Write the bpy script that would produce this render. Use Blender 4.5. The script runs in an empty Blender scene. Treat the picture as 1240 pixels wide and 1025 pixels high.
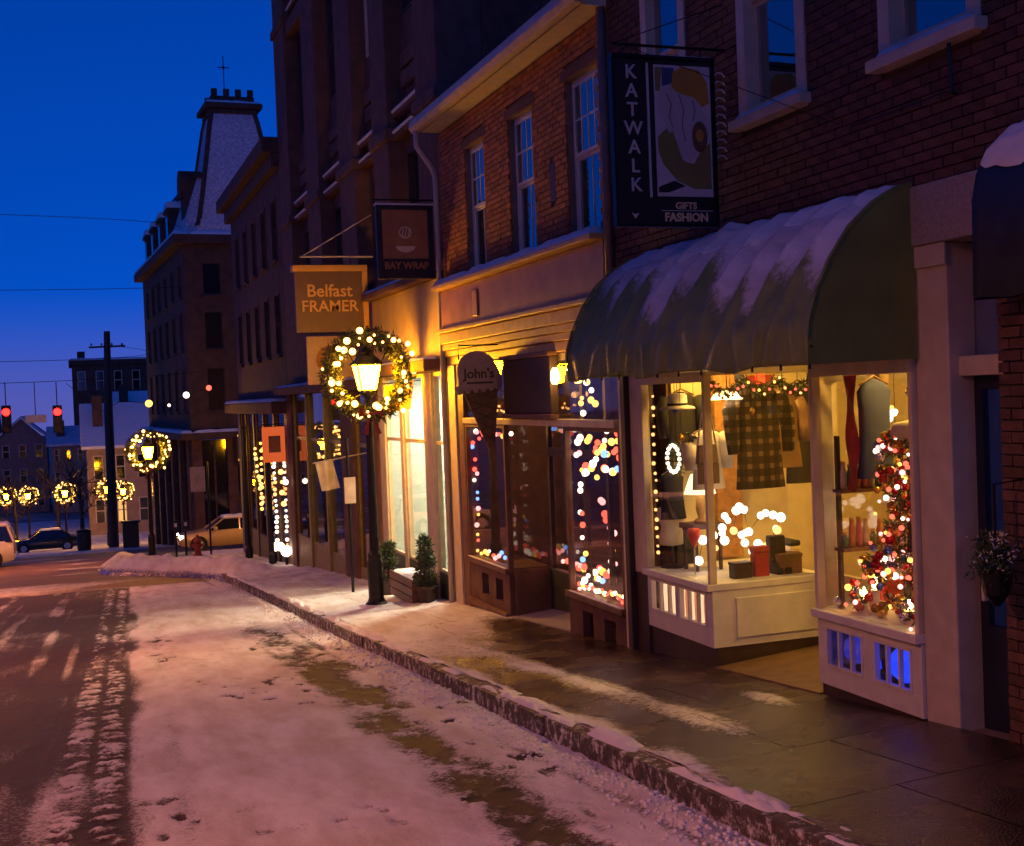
import bpy, bmesh, math, random
import numpy as np
from mathutils import Vector, Matrix
R = math.radians
random.seed(7)
S = bpy.context.scene
COL = S.collection
# ---------------------------------------------------------------- camera
CAM_H = 2.2
ROT = ((0.94143877, -0.33484609, -0.03963752), (-0.04522525, -0.00890381, -0.99893713), (0.33413727, 0.94223077, -0.02352589))  # rows: right, down, forward
cd = bpy.data.cameras.new('camera'); cam = bpy.data.objects.new('camera', cd); COL.objects.link(cam)
r_, d_, f_ = [Vector(v) for v in ROT]
cam.matrix_world = Matrix(((r_.x, -d_.x, -f_.x, 0), (r_.y, -d_.y, -f_.y, 0), (r_.z, -d_.z, -f_.z, CAM_H), (0, 0, 0, 1)))
cd.sensor_width = 36; cd.lens = 36 * 1500 / 1240; cd.clip_end = 3000; cd.clip_start = 0.05
S.camera = cam
# ---------------------------------------------------------------- world, sun, exposure
W = bpy.data.worlds.new('World'); S.world = W; W.use_nodes = True
nt = W.node_tree; nt.nodes.clear()
sky = nt.nodes.new('ShaderNodeTexSky'); sky.sky_type = 'NISHITA'; sky.sun_disc = False
SUN_EL, SUN_AZ = R(3.6), R(200)
sky.sun_elevation = SUN_EL; sky.sun_rotation = SUN_AZ; sky.ozone_density = 5.0; sky.dust_density = 0.3
mul = nt.nodes.new('ShaderNodeMix'); mul.data_type = 'RGBA'; mul.blend_type = 'MULTIPLY'; mul.inputs[0].default_value = 1
mul.inputs[7].default_value = (0.025, 0.56, 1.5, 1)
bg = nt.nodes.new('ShaderNodeBackground'); bg.inputs[1].default_value = 0.15
wo = nt.nodes.new('ShaderNodeOutputWorld')
# the sky is read a little above each direction, so that the bright band at the horizon drops out; a violet dusk glow takes its place
tcw = nt.nodes.new('ShaderNodeTexCoord'); vad = nt.nodes.new('ShaderNodeVectorMath'); vad.operation = 'ADD'; vad.inputs[1].default_value = (0, 0, 0.25)
nt.links.new(tcw.outputs['Generated'], vad.inputs[0]); nt.links.new(vad.outputs[0], sky.inputs['Vector'])
sz = nt.nodes.new('ShaderNodeSeparateXYZ'); nt.links.new(tcw.outputs['Generated'], sz.inputs[0])
mrw = nt.nodes.new('ShaderNodeMapRange'); mrw.interpolation_type = 'SMOOTHSTEP'; mrw.inputs['From Min'].default_value = -0.02; mrw.inputs['From Max'].default_value = 0.10; mrw.inputs['To Min'].default_value = 0.85; mrw.inputs['To Max'].default_value = 0; nt.links.new(sz.outputs['Z'], mrw.inputs['Value'])
mxw = nt.nodes.new('ShaderNodeMix'); mxw.data_type = 'RGBA'; nt.links.new(mrw.outputs[0], mxw.inputs[0]); mxw.inputs[7].default_value = (0.62, 0.55, 2.1, 1)
nt.links.new(sky.outputs[0], mul.inputs[6]); nt.links.new(mul.outputs[2], mxw.inputs[6]); nt.links.new(mxw.outputs[2], bg.inputs[0]); nt.links.new(bg.outputs[0], wo.inputs[0])
sl = bpy.data.lights.new('sun', 'SUN'); sl.energy = 0.02; sl.angle = R(25); sl.color = (1, 0.8, 0.7)
so = bpy.data.objects.new('sun', sl); COL.objects.link(so); so.rotation_euler = (R(70), 0, R(-20)); so.location = (0, -20, 40)
S.view_settings.view_transform = 'Standard'; S.view_settings.look = 'None'; S.view_settings.exposure = 0.25; S.view_settings.gamma = 1
S.cycles.use_denoising = True; S.cycles.sample_clamp_indirect = 4; S.cycles.sample_clamp_direct = 0
S.cycles.max_bounces = 8; S.cycles.transparent_max_bounces = 12; S.cycles.diffuse_bounces = 3; S.cycles.use_light_tree = True
S.cycles.caustics_reflective = False; S.cycles.caustics_refractive = False
# ---------------------------------------------------------------- helpers
class MB:
    def __init__(s): s.v = []; s.f = []
    def quadbox(s, p):
        n = len(s.v); s.v += p
        s.f += [tuple(n + i for i in q) for q in ((0, 3, 2, 1), (4, 5, 6, 7), (0, 1, 5, 4), (1, 2, 6, 5), (2, 3, 7, 6), (3, 0, 4, 7))]
        return s
    def box(s, x0, x1, y0, y1, z0, z1):
        if x0 > x1: x0, x1 = x1, x0
        if y0 > y1: y0, y1 = y1, y0
        if z0 > z1: z0, z1 = z1, z0
        return s.quadbox([(x0, y0, z0), (x1, y0, z0), (x1, y1, z0), (x0, y1, z0), (x0, y0, z1), (x1, y0, z1), (x1, y1, z1), (x0, y1, z1)])
    def fb(s, ax, a0, a1, d0, d1, z0, z1):      # facade box: a along the facade, d into it
        return s.box(d0, d1, a0, a1, z0, z1) if ax == 'x' else s.box(a0, a1, d0, d1, z0, z1)
    def poly(s, pts): n = len(s.v); s.v += [tuple(p) for p in pts]; s.f.append(tuple(range(n, n + len(pts)))); return s
    def prism(s, pts, vec):
        n = len(s.v); m = len(pts); vec = Vector(vec)
        s.v += [tuple(p) for p in pts] + [tuple(Vector(p) + vec) for p in pts]
        s.f += [tuple(range(n + m - 1, n - 1, -1)), tuple(range(n + m, n + 2 * m))]
        s.f += [(n + i, n + (i + 1) % m, n + m + (i + 1) % m, n + m + i) for i in range(m)]
        return s
    def tube(s, pts, r, k=8, cap=True):
        pts = [Vector(p) for p in pts]; rs = r if isinstance(r, (list, tuple)) else [r] * len(pts); base = len(s.v)
        for i, p in enumerate(pts):
            t = (pts[min(i + 1, len(pts) - 1)] - pts[max(i - 1, 0)]).normalized()
            a = t.cross(Vector((0, 0, 1)) if abs(t.z) < 0.9 else Vector((1, 0, 0))).normalized(); b = t.cross(a)
            for j in range(k):
                q = p + (a * math.cos(2 * math.pi * j / k) + b * math.sin(2 * math.pi * j / k)) * rs[i]; s.v.append(tuple(q))
        for i in range(len(pts) - 1):
            for j in range(k):
                s.f.append((base + i * k + j, base + i * k + (j + 1) % k, base + (i + 1) * k + (j + 1) % k, base + (i + 1) * k + j))
        if cap:
            s.f.append(tuple(base + j for j in range(k - 1, -1, -1))); e = base + (len(pts) - 1) * k; s.f.append(tuple(e + j for j in range(k)))
        return s
    def lathe(s, c, prof, k=16, sx=1, sy=1):
        base = len(s.v)
        for r, z in prof:
            for j in range(k): s.v.append((c[0] + sx * r * math.cos(2 * math.pi * j / k), c[1] + sy * r * math.sin(2 * math.pi * j / k), c[2] + z))
        for i in range(len(prof) - 1):
            for j in range(k): s.f.append((base + i * k + j, base + i * k + (j + 1) % k, base + (i + 1) * k + (j + 1) % k, base + (i + 1) * k + j))
        if prof[0][0] > 1e-4: s.f.append(tuple(base + j for j in range(k - 1, -1, -1)))
        if prof[-1][0] > 1e-4: e = base + (len(prof) - 1) * k; s.f.append(tuple(e + j for j in range(k)))
        return s
    def ball(s, c, r, k=8, m=5, sz=1):
        return s.lathe(c, [(max(r * math.sin(math.pi * i / m), 1e-5), -r * sz * math.cos(math.pi * i / m)) for i in range(m + 1)], k)
    def build(s, name, mat, parent=None, bevel=0, smooth=False, kind=None):
        me = bpy.data.meshes.new(name); o = off(parent)
        me.from_pydata([(a - o[0], b - o[1], c - o[2]) for a, b, c in s.v], [], s.f); me.update()
        return link(name, me, mat, parent, bevel, smooth, kind)
OFF = {}
def off(p): return OFF.get(p.name, (0, 0, 0)) if p else (0, 0, 0)
def link(name, me, mat, parent=None, bevel=0, smooth=False, kind=None):
    if mat is not None and not me.materials: me.materials.append(mat)
    ob = bpy.data.objects.new(name, me); COL.objects.link(ob)
    if parent: ob.parent = parent; OFF[ob.name] = off(parent)
    if smooth: me.shade_smooth()
    if bevel:
        md = ob.modifiers.new('bevel', 'BEVEL'); md.width = bevel; md.segments = 2; md.limit_method = 'ANGLE'
    if kind: ob['kind'] = kind
    return ob
def thing(name, label, cat, loc=(0, 0, 0), group=None, rz=0):
    o = bpy.data.objects.new(name, None); COL.objects.link(o); o.empty_display_size = 0.2
    o.location = loc; OFF[o.name] = tuple(loc); o['label'] = label; o['category'] = cat; o.rotation_euler.z = rz
    if group: o['group'] = group
    return o
def tag(o, label, cat, group=None):
    o['label'] = label; o['category'] = cat
    if group: o['group'] = group
    return o
def inst(me, name, parent, loc, rot=(0, 0, 0), sc=1):
    o = bpy.data.objects.new(name, me); COL.objects.link(o); o.parent = parent; w = off(parent)
    o.location = (loc[0] - w[0], loc[1] - w[1], loc[2] - w[2]); o.rotation_euler = rot
    o.scale = (sc, sc, sc) if not isinstance(sc, tuple) else sc
    return o
def meshof(mb, name, mat, smooth=False):
    me = bpy.data.meshes.new(name); me.from_pydata(mb.v, [], mb.f); me.update(); me.materials.append(mat)
    if smooth: me.shade_smooth()
    return me
def copy_tree(o, loc=None, rz=None, label=None, parent=None):
    c = o.copy(); COL.objects.link(c); c.parent = parent
    if loc is not None: c.location = loc
    if rz is not None: c.rotation_euler.z = rz
    if label: c['label'] = label
    for ch in o.children: copy_tree(ch, parent=c)
    return c
def text(name, s, mat, parent, loc, size, bold=0.0, ext=0.006, align='CENTER', rot=(R(90), 0, 0), sx=1.0):
    cu = bpy.data.curves.new(name, 'FONT'); cu.body = s; cu.size = size; cu.extrude = ext; cu.offset = bold; cu.align_x = align; cu.resolution_u = 3
    t = bpy.data.objects.new(name, cu); COL.objects.link(t); dg = bpy.context.evaluated_depsgraph_get()
    me = bpy.data.meshes.new_from_object(t.evaluated_get(dg)); bpy.data.objects.remove(t); bpy.data.curves.remove(cu)
    me.materials.clear(); me.materials.append(mat); me.name = name
    return inst(me, name, parent, loc, rot, (sx, 1, 1))
# numpy noise
def vnoise(x, y, seed=0):
    xi = np.floor(x).astype(np.int64); yi = np.floor(y).astype(np.int64); fx = x - xi; fy = y - yi
    fx = fx * fx * (3 - 2 * fx); fy = fy * fy * (3 - 2 * fy)
    def h(a, b):
        n = (a * 374761393 + b * 668265263 + seed * 974711) & 0x7fffffff; n = ((n ^ (n >> 13)) * 1274126177) & 0x7fffffff
        return ((n ^ (n >> 16)) & 0xffff) / 65535.0
    return (h(xi, yi) * (1 - fx) + h(xi + 1, yi) * fx) * (1 - fy) + (h(xi, yi + 1) * (1 - fx) + h(xi + 1, yi + 1) * fx) * fy
def fbm(x, y, o=4, seed=0):
    t = 0; a = 0.5; n = 0
    for i in range(o): t = t + a * vnoise(x * 2 ** i, y * 2 ** i, seed + i); n += a; a *= 0.5
    return t / n
def sm(a, b, x): t = np.clip((x - a) / (b - a), 0, 1); return t * t * (3 - 2 * t)
def field(name, xs, ys, zf, mat, parent=None, attr=None, kind=None, smooth=True):
    X, Y = np.meshgrid(np.asarray(xs, float), np.asarray(ys, float)); Z = zf(X, Y); nx, ny = len(xs), len(ys); o = off(parent)
    co = np.stack([X - o[0], Y - o[1], Z - o[2]], -1).reshape(-1, 3)
    i = np.arange(nx * ny).reshape(ny, nx); q = np.stack([i[:-1, :-1], i[:-1, 1:], i[1:, 1:], i[1:, :-1]], -1).reshape(-1, 4)
    me = bpy.data.meshes.new(name); me.vertices.add(len(co)); me.vertices.foreach_set('co', co.ravel())
    me.loops.add(q.size); me.loops.foreach_set('vertex_index', q.ravel()); me.polygons.add(len(q)); me.polygons.foreach_set('loop_start', np.arange(0, q.size, 4)); me.update(calc_edges=True)
    if attr is not None:
        a = me.attributes.new('snow', 'FLOAT', 'POINT'); a.data.foreach_set('value', attr(X, Y).ravel().astype(np.float32))
    return link(name, me, mat, parent, 0, smooth, kind)
# ---------------------------------------------------------------- materials
def mat(name, col, rough=0.6, metal=0.0, var=0.2, vs=6, bump=0.0, bs=40, spec=0.5, col2=None, island=False, coat=0, coords='Object'):
    m = bpy.data.materials.new(name); m.use_nodes = True; t = m.node_tree; b = t.nodes['Principled BSDF']; N = t.nodes.new; L = t.links.new
    b.inputs['Roughness'].default_value = rough; b.inputs['Metallic'].default_value = metal; b.inputs['Specular IOR Level'].default_value = spec
    if coat: b.inputs['Coat Weight'].default_value = coat; b.inputs['Coat Roughness'].default_value = 0.1
    tc = N('ShaderNodeTexCoord'); no = N('ShaderNodeTexNoise'); no.inputs['Scale'].default_value = vs; no.inputs['Detail'].default_value = 6; L(tc.outputs[coords], no.inputs['Vector'])
    rp = N('ShaderNodeValToRGB'); rp.color_ramp.elements[0].position = 0.3; rp.color_ramp.elements[1].position = 0.7
    rp.color_ramp.elements[0].color = tuple(c * (1 - var) for c in col) + (1,); rp.color_ramp.elements[1].color = (tuple(col2) if col2 else tuple(min(c * (1 + var), 1) for c in col)) + (1,)
    L(no.outputs['Fac'], rp.inputs['Fac']); out = rp.outputs['Color']
    if island:
        g = N('ShaderNodeNewGeometry'); oi = N('ShaderNodeObjectInfo'); ad = N('ShaderNodeMath'); ad.operation = 'ADD'; fr = N('ShaderNodeMath'); fr.operation = 'FRACT'
        L(g.outputs['Random Per Island'], ad.inputs[0]); L(oi.outputs['Random'], ad.inputs[1]); L(ad.outputs[0], fr.inputs[0])
        mr = N('ShaderNodeMapRange'); mr.inputs['To Min'].default_value = 0.72; mr.inputs['To Max'].default_value = 1.25; L(fr.outputs[0], mr.inputs['Value'])
        mx = N('ShaderNodeMix'); mx.data_type = 'RGBA'; mx.blend_type = 'MULTIPLY'; mx.inputs[0].default_value = 1; L(out, mx.inputs[6]); L(mr.outputs[0], mx.inputs[7]); out = mx.outputs[2]
    L(out, b.inputs['Base Color'])
    if bump:
        n2 = N('ShaderNodeTexNoise'); n2.inputs['Scale'].default_value = bs; n2.inputs['Detail'].default_value = 5; L(tc.outputs[coords], n2.inputs['Vector'])
        bp = N('ShaderNodeBump'); bp.inputs['Strength'].default_value = bump; bp.inputs['Distance'].default_value = 0.02; L(n2.outputs['Fac'], bp.inputs['Height']); L(bp.outputs[0], b.inputs['Normal'])
    return m
def emit(name, col, st, sample=True):
    m = bpy.data.materials.new(name); m.use_nodes = True; t = m.node_tree; t.nodes.clear()
    e = t.nodes.new('ShaderNodeEmission'); e.inputs[0].default_value = tuple(col) + (1,); e.inputs[1].default_value = st
    o = t.nodes.new('ShaderNodeOutputMaterial'); t.links.new(e.outputs[0], o.inputs[0])
    if not sample: m.cycles.emission_sampling = 'NONE'
    return m
def glass(name, ior=1.5, tint=(1, 1, 1), dark=0.0, rough=0.01):
    m = bpy.data.materials.new(name); m.use_nodes = True; t = m.node_tree; t.nodes.clear(); N = t.nodes.new; L = t.links.new
    tr = N('ShaderNodeBsdfTransparent'); tr.inputs[0].default_value = tuple(tint) + (1,)
    gl = N('ShaderNodeBsdfGlossy'); gl.inputs['Roughness'].default_value = rough; lw = N('ShaderNodeLayerWeight'); pw = N('ShaderNodeMath'); pw.operation = 'POWER'; pw.inputs[1].default_value = 5.0; L(lw.outputs['Facing'], pw.inputs[0]); r0 = ((ior - 1) / (ior + 1)) ** 2; fr = N('ShaderNodeMath'); fr.operation = 'MULTIPLY_ADD'; fr.inputs[1].default_value = 1 - r0; fr.inputs[2].default_value = r0; L(pw.outputs[0], fr.inputs[0])
    no = N('ShaderNodeTexNoise'); no.inputs['Scale'].default_value = 1.7; bp = N('ShaderNodeBump'); bp.inputs['Strength'].default_value = 0.05; bp.inputs['Distance'].default_value = 0.05; L(no.outputs['Fac'], bp.inputs['Height']); L(bp.outputs[0], gl.inputs['Normal'])
    mx = N('ShaderNodeMixShader'); L(fr.outputs[0], mx.inputs[0]); L(tr.outputs[0], mx.inputs[1]); L(gl.outputs[0], mx.inputs[2])
    o = N('ShaderNodeOutputMaterial'); L(mx.outputs[0], o.inputs[0]); return m
def snowmix(name, under, urough, u2, wetscale=3.0, snowcol=(0.8, 0.81, 0.84), ns=9, spec=0.5, amp=0.9):
    """snow over a wet surface, coverage from the mesh attribute plus fine noise"""
    m = bpy.data.materials.new(name); m.use_nodes = True; t = m.node_tree; b = t.nodes['Principled BSDF']; N = t.nodes.new; L = t.links.new
    at = N('ShaderNodeAttribute'); at.attribute_name = 'snow'; tc = N('ShaderNodeTexCoord')
    n1 = N('ShaderNodeTexNoise'); n1.inputs['Scale'].default_value = ns; b.inputs['Specular IOR Level'].default_value = spec; n1.inputs['Detail'].default_value = 8; n1.inputs['Roughness'].default_value = 0.7; L(tc.outputs['Object'], n1.inputs['Vector'])
    ad = N('ShaderNodeMath'); ad.operation = 'MULTIPLY_ADD'; L(n1.outputs['Fac'], ad.inputs[0]); ad.inputs[1].default_value = amp; ad.inputs[2].default_value = -amp / 2
    a2 = N('ShaderNodeMath'); a2.operation = 'ADD'; L(at.outputs['Fac'], a2.inputs[0]); L(ad.outputs[0], a2.inputs[1])
    mr = N('ShaderNodeMapRange'); mr.interpolation_type = 'SMOOTHSTEP'; mr.inputs['From Min'].default_value = 0.28; mr.inputs['From Max'].default_value = 0.72; L(a2.outputs[0], mr.inputs['Value'])
    n2 = N('ShaderNodeTexNoise'); n2.inputs['Scale'].default_value = wetscale; n2.inputs['Detail'].default_value = 7; L(tc.outputs['Object'], n2.inputs['Vector'])
    rp = N('ShaderNodeValToRGB'); rp.color_ramp.elements[0].position = 0.35; rp.color_ramp.elements[1].position = 0.68; rp.color_ramp.elements[0].color = tuple(under) + (1,); rp.color_ramp.elements[1].color = tuple(u2) + (1,); L(n2.outputs['Fac'], rp.inputs['Fac'])
    mx = N('ShaderNodeMix'); mx.data_type = 'RGBA'; L(mr.outputs[0], mx.inputs[0]); L(rp.outputs[0], mx.inputs[6])
    mp = N('ShaderNodeMapping'); mp.inputs['Scale'].default_value = (2.2, 0.7, 1); L(tc.outputs['Object'], mp.inputs[0]); n4 = N('ShaderNodeTexNoise'); n4.inputs['Scale'].default_value = 1.3; n4.inputs['Detail'].default_value = 9; n4.inputs['Roughness'].default_value = 0.65; L(mp.outputs[0], n4.inputs['Vector'])
    r4 = N('ShaderNodeValToRGB'); r4.color_ramp.elements[0].position = 0.33; r4.color_ramp.elements[1].position = 0.6; r4.color_ramp.elements[0].color = (0.55, 0.51, 0.5, 1); r4.color_ramp.elements[1].color = tuple(snowcol) + (1,); L(n4.outputs['Fac'], r4.inputs['Fac']); L(r4.outputs[0], mx.inputs[7]); L(mx.outputs[2], b.inputs['Base Color'])
    rr = N('ShaderNodeMapRange'); rr.inputs['From Min'].default_value = 0.3; rr.inputs['From Max'].default_value = 0.7; rr.inputs['To Min'].default_value = urough; rr.inputs['To Max'].default_value = min(urough + 0.3, 0.8); L(n2.outputs['Fac'], rr.inputs['Value'])
    m2 = N('ShaderNodeMix'); m2.data_type = 'FLOAT'; L(mr.outputs[0], m2.inputs[0]); L(rr.outputs[0], m2.inputs[2]); m2.inputs[3].default_value = 0.75; L(m2.outputs[0], b.inputs['Roughness'])
    n3 = N('ShaderNodeTexNoise'); n3.inputs['Scale'].default_value = 60; n3.inputs['Detail'].default_value = 4; L(tc.outputs['Object'], n3.inputs['Vector'])
    sb = N('ShaderNodeMath'); sb.operation = 'ADD'; L(n3.outputs['Fac'], sb.inputs[0]); L(mr.outputs[0], sb.inputs[1])
    bp = N('ShaderNodeBump'); bp.inputs['Strength'].default_value = 0.5; bp.inputs['Distance'].default_value = 0.014; L(sb.outputs[0], bp.inputs['Height']); L(bp.outputs[0], b.inputs['Normal'])
    return m
M = {}
M['brickA'] = mat('dark_brick', (0.12, 0.055, 0.04), 0.85, var=0.3, vs=14, bump=0.4, bs=90, island=True)
M['brickB'] = mat('red_brick', (0.37, 0.14, 0.055), 0.85, var=0.25, vs=14, bump=0.4, bs=90, island=True)
M['mortar'] = mat('mortar', (0.2, 0.16, 0.13), 0.9, bump=0.3)
M['mortarA'] = mat('dark_mortar', (0.10, 0.08, 0.075), 0.9, bump=0.3)
M['stoneC'] = mat('brownstone', (0.13, 0.066, 0.05), 0.85, var=0.3, vs=3, bump=0.4, bs=30)
M['stoneD'] = mat('dark_stone', (0.085, 0.048, 0.035), 0.85, var=0.3, vs=2, bump=0.3, bs=12)
M['darkroom'] = mat('dark_interior', (0.02, 0.02, 0.025), 0.9)
M['beige'] = mat('beige_paint', (0.56, 0.5, 0.4), 0.5, var=0.12, bump=0.08, bs=25)
M['white'] = mat('white_paint', (0.7, 0.68, 0.62), 0.45, var=0.1, bump=0.06, bs=25)
M['cream'] = mat('cream_paint', (0.66, 0.56, 0.38), 0.45, var=0.12, bump=0.06, bs=25)
M['greystone'] = mat('grey_granite', (0.33, 0.29, 0.28), 0.7, var=0.2, vs=40, bump=0.15, bs=80)
M['kerb'] = mat('kerb_granite', (0.12, 0.1, 0.09), 0.6, var=0.35, vs=18, bump=0.5, bs=40)
M['wood'] = mat('stained_wood', (0.16, 0.08, 0.04), 0.5, var=0.3, vs=5, bump=0.15)
M['darkwood'] = mat('dark_wood', (0.05, 0.03, 0.022), 0.5, var=0.3, vs=5, bump=0.1)
M['copper'] = mat('brown_fascia_metal', (0.42, 0.2, 0.075), 0.4, 0.15, var=0.2, vs=3, bump=0.35, bs=5)
M['gilt'] = mat('golden_trim_paint', (0.6, 0.38, 0.13), 0.45, var=0.15, bump=0.06, bs=25)
M['iron'] = mat('black_iron', (0.015, 0.015, 0.016), 0.4, 0.4, var=0.3, bump=0.1)
M['pipe'] = mat('painted_pipe', (0.5, 0.42, 0.36), 0.45, var=0.15)
M['pipedark'] = mat('brown_pipe', (0.22, 0.14, 0.11), 0.5, var=0.2)
M['green'] = mat('awning_canvas', (0.17, 0.22, 0.05), 0.5, var=0.2, vs=3, bump=0.12, bs=10, spec=0.6)
M['navy'] = mat('navy_canvas', (0.012, 0.02, 0.06), 0.55, var=0.2, bump=0.1, bs=12)
M['navydoor'] = mat('navy_paint', (0.012, 0.018, 0.045), 0.35, var=0.2)
M['snow'] = mat('snow', (0.8, 0.81, 0.84), 0.7, var=0.06, vs=4, bump=0.6, bs=22)
M['signblack'] = mat('black_sign_paint', (0.018, 0.012, 0.014), 0.5, var=0.3)
M['signbrown'] = mat('brown_sign_paint', (0.38, 0.16, 0.055), 0.5, var=0.2)
M['gold'] = mat('gold_paint', (0.62, 0.36, 0.1), 0.4, var=0.1)
M['palegold'] = mat('pale_gold_paint', (0.75, 0.58, 0.36), 0.45, var=0.1)
M['letter'] = mat('silver_letter_paint', (0.62, 0.6, 0.6), 0.45, var=0.1)
M['leaf'] = mat('evergreen_needles', (0.07, 0.085, 0.025), 0.6, var=0.5, vs=30)
M['leaf2'] = mat('shrub_leaves', (0.05, 0.085, 0.03), 0.55, var=0.5, vs=20)
M['shopwall'] = mat('cream_shop_plaster', (0.72, 0.6, 0.36), 0.7, var=0.1, bump=0.05)
M['floorwood'] = mat('shop_floor', (0.2, 0.12, 0.06), 0.5, var=0.3)
M['glass'] = glass('shop_glass', 1.5)
M['oldglass'] = glass('upper_window_glass', 3.2)
M['cargl'] = mat('car_glass', (0.012, 0.014, 0.02), 0.06, spec=1.0)
M['slate'] = mat('snowy_slate', (0.6, 0.58, 0.66), 0.8, var=0.35, vs=9, bump=0.4, bs=14)
M['asphalt'] = mat('wet_slush', (0.09, 0.06, 0.05), 0.4, var=0.4, vs=1.5, bump=0.5, bs=9)
M['lantern'] = emit('lantern_light', (1.0, 0.40, 0.0035), 230)
M['bulb'] = emit('warm_bulb', (1.0, 0.42, 0.1), 8)
M['bulbdim'] = emit('warm_fairy_bulb', (1.0, 0.42, 0.12), 2.8, False)
BC = {'red': emit('red_bulb', (1.0, 0.09, 0.05), 3.0, False), 'gold': emit('gold_bulb', (1.0, 0.5, 0.08), 3.2, False), 'blue': emit('blue_bulb', (0.2, 0.38, 1.0), 2.6, False), 'white': emit('white_bulb', (1.0, 0.75, 0.55), 4, False), 'pink': emit('pink_bulb', (1.0, 0.33, 0.3), 3.0, False)}
XF = 5.75; SL = 0.0742
def g(y):
    y = np.asarray(y, float)
    return np.where(y < 55, -SL * np.maximum(y, -40), np.where(y < 100, -SL * 55 - 0.09 * (y - 55), -SL * 55 - 4.05 - 0.0 * y))
def gs(y): return float(g(y))
def sw(x, y): return gs(y) + 0.15 + 0.05 * (x - 3.65)          # sidewalk surface
# ---------------------------------------------------------------- ground, road, sidewalk
xs = np.concatenate([np.linspace(-500, -60, 14), np.linspace(-50, 50, 41), np.linspace(60, 500, 14)])
ys = np.concatenate([np.linspace(-80, -8, 8), np.linspace(-5, 130, 109), np.linspace(150, 600, 12)])
M['far'] = mat('snowy_ground', (0.3, 0.28, 0.3), 0.8, var=0.5, vs=0.4, coords='Object')
field('ground', xs, ys, lambda X, Y: g(Y) - 0.12, M['far'], kind='structure')
M['road'] = snowmix('snowy_road', (0.03, 0.022, 0.02), 0.55, (0.085, 0.06, 0.052), 7.0, ns=34, spec=0.3, amp=1.3)
def lane(Y): return 0.10 + 0.038 * (Y - 8.5)                  # where the left slush meets the snow lane
def road_snow(X, Y):
    l = lane(Y); w = (fbm(X * 1.3, Y * 0.5, 4, 3) - 0.5)
    a = sm(-0.12, 0.4, X - l + w * 0.5)
    left = 0.14 + 0.30 * sm(0.46, 0.72, fbm(X * 4.5 - .17 * Y, Y * 0.2, 4, 11)) + .2 * sm(.45, .7, fbm(X * 1.2, Y * .5, 4, 13))      # streaks of packed snow in the slush
    tr = 0
    for cx_, wd_, ph_ in ((-0.30, 0.13, 0.0), (-0.02, 0.13, 1.7)):          # two tyre tracks side by side
        t = (X - l - cx_) / wd_; tb = np.exp(-(t * t) ** 2); nn = fbm(X * 8, Y * 6, 3, 17) - 0.5
        tread = sm(.3, .7, fbm(X * 5 + ph_, Y * 12 + 3 * nn, 3, 47))
        tr = np.maximum(tr, tb * (0.42 + 0.75 * (tread - 0.5) * sm(30, 10, Y) + .9 * nn + .8 * (fbm(X * 22, Y * 22, 2, 57) - .5) + .5 * (fbm(X * 3, Y * .8, 3, 29) - .5)))
    a = np.where((X - l > -0.5) & (X - l < 0.15), a * sm(-0.02, 0.2, X - l), a)
    a = np.maximum(np.maximum(a, left), tr)
    rut = np.exp(-((X - l - 0.52 + 0.1 * w) / 0.1) ** 2); a = a - 0.22 * rut
    c = 2.62 + 0.2 * (fbm(Y * 0.25, Y * 0, 3, 21) - 0.5) + 0.012 * (Y - 8)
    bw = 0.32 + 0.3 * (fbm(Y * 0.8, X * .6, 3, 91) - .5)
    b = np.exp(-((X - c) / bw) ** 2 * 1.0) * sm(25, 17, Y)
    a = a - b * (0.7 + 1.0 * (fbm(X * 14, Y * 9, 4, 5) - 0.5) + 1.2 * (fbm(X * 3, Y * 1.5, 3, 25) - .5))
    sp = sm(0.64, 0.73, fbm(X * 7, Y * 4, 4, 31)) * sm(.35, .6, fbm(X * .9, Y * .5, 2, 33)); a = a - .16 * sm(.45, .65, fbm(X * 2.2, Y * .8, 4, 37)) - 0.75 * sp * sm(0, 0.6, X - l) * sm(34, 12, Y) 
    track = np.exp(-((X - 3.2 - 0.1 * np.sin(Y * 0.3)) / 0.06) ** 2) * 0.35 * sm(0.4, 0.6, fbm(X, Y * 0.8, 3, 8)); a = a - track
    return np.clip(a, 0, 1.05) * sm(37, 33, Y + 0.4 * X) + 0.2 * sm(33, 37, Y + 0.4 * X)
def road_z(X, Y):
    s_ = road_snow(X, Y); n = fbm(X * 6, Y * 6, 3, 2)
    berm = 0.085 * sm(3.1, 3.5, X) * np.clip(1.9 * fbm(X * 3.2, Y * 2.2, 4, 9) - .45, 0, 1.2) * (1 - .85 * sm(3.5, 3.63, X)) * sm(44, 36, Y)
    rut = 0
    for c_, w_ in ((0.95, .09), (2.2, .1), (1.55, .07), (3.05, .07)): rut = rut + np.exp(-((X - c_ - 0.02 * (Y - 8) - .12 * np.sin(Y * .35 + c_ * 5)) / w_) ** 2) * sm(.4, .62, fbm(X * .6 + c_, Y * .25, 3, 83))
    return g(Y) + 0.03 * np.clip(s_, 0, 1) * (1 - .55 * rut) + 0.02 * n * (.4 + s_) + berm + 0.03 * fbm(X * 1.1, Y * .7, 2, 6) - .06 * sm(3.3, 3.6, X) * sm(36, 33, Y)
ysn = [3.0]
while ysn[-1] < 34: ysn.append(ysn[-1] + 0.028 + max(0, ysn[-1] - 9) * 0.0042)
field('road', np.concatenate([np.linspace(-9, -2.2, 40), np.linspace(-2.1, 3.66, 215)]), ysn, road_z, M['road'], attr=road_snow, kind='structure')
M['cross'] = snowmix('slushy_crossing', (0.1, 0.06, 0.035), 0.5, (0.26, 0.16, 0.1), 1.2, spec=0.3)
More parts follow.
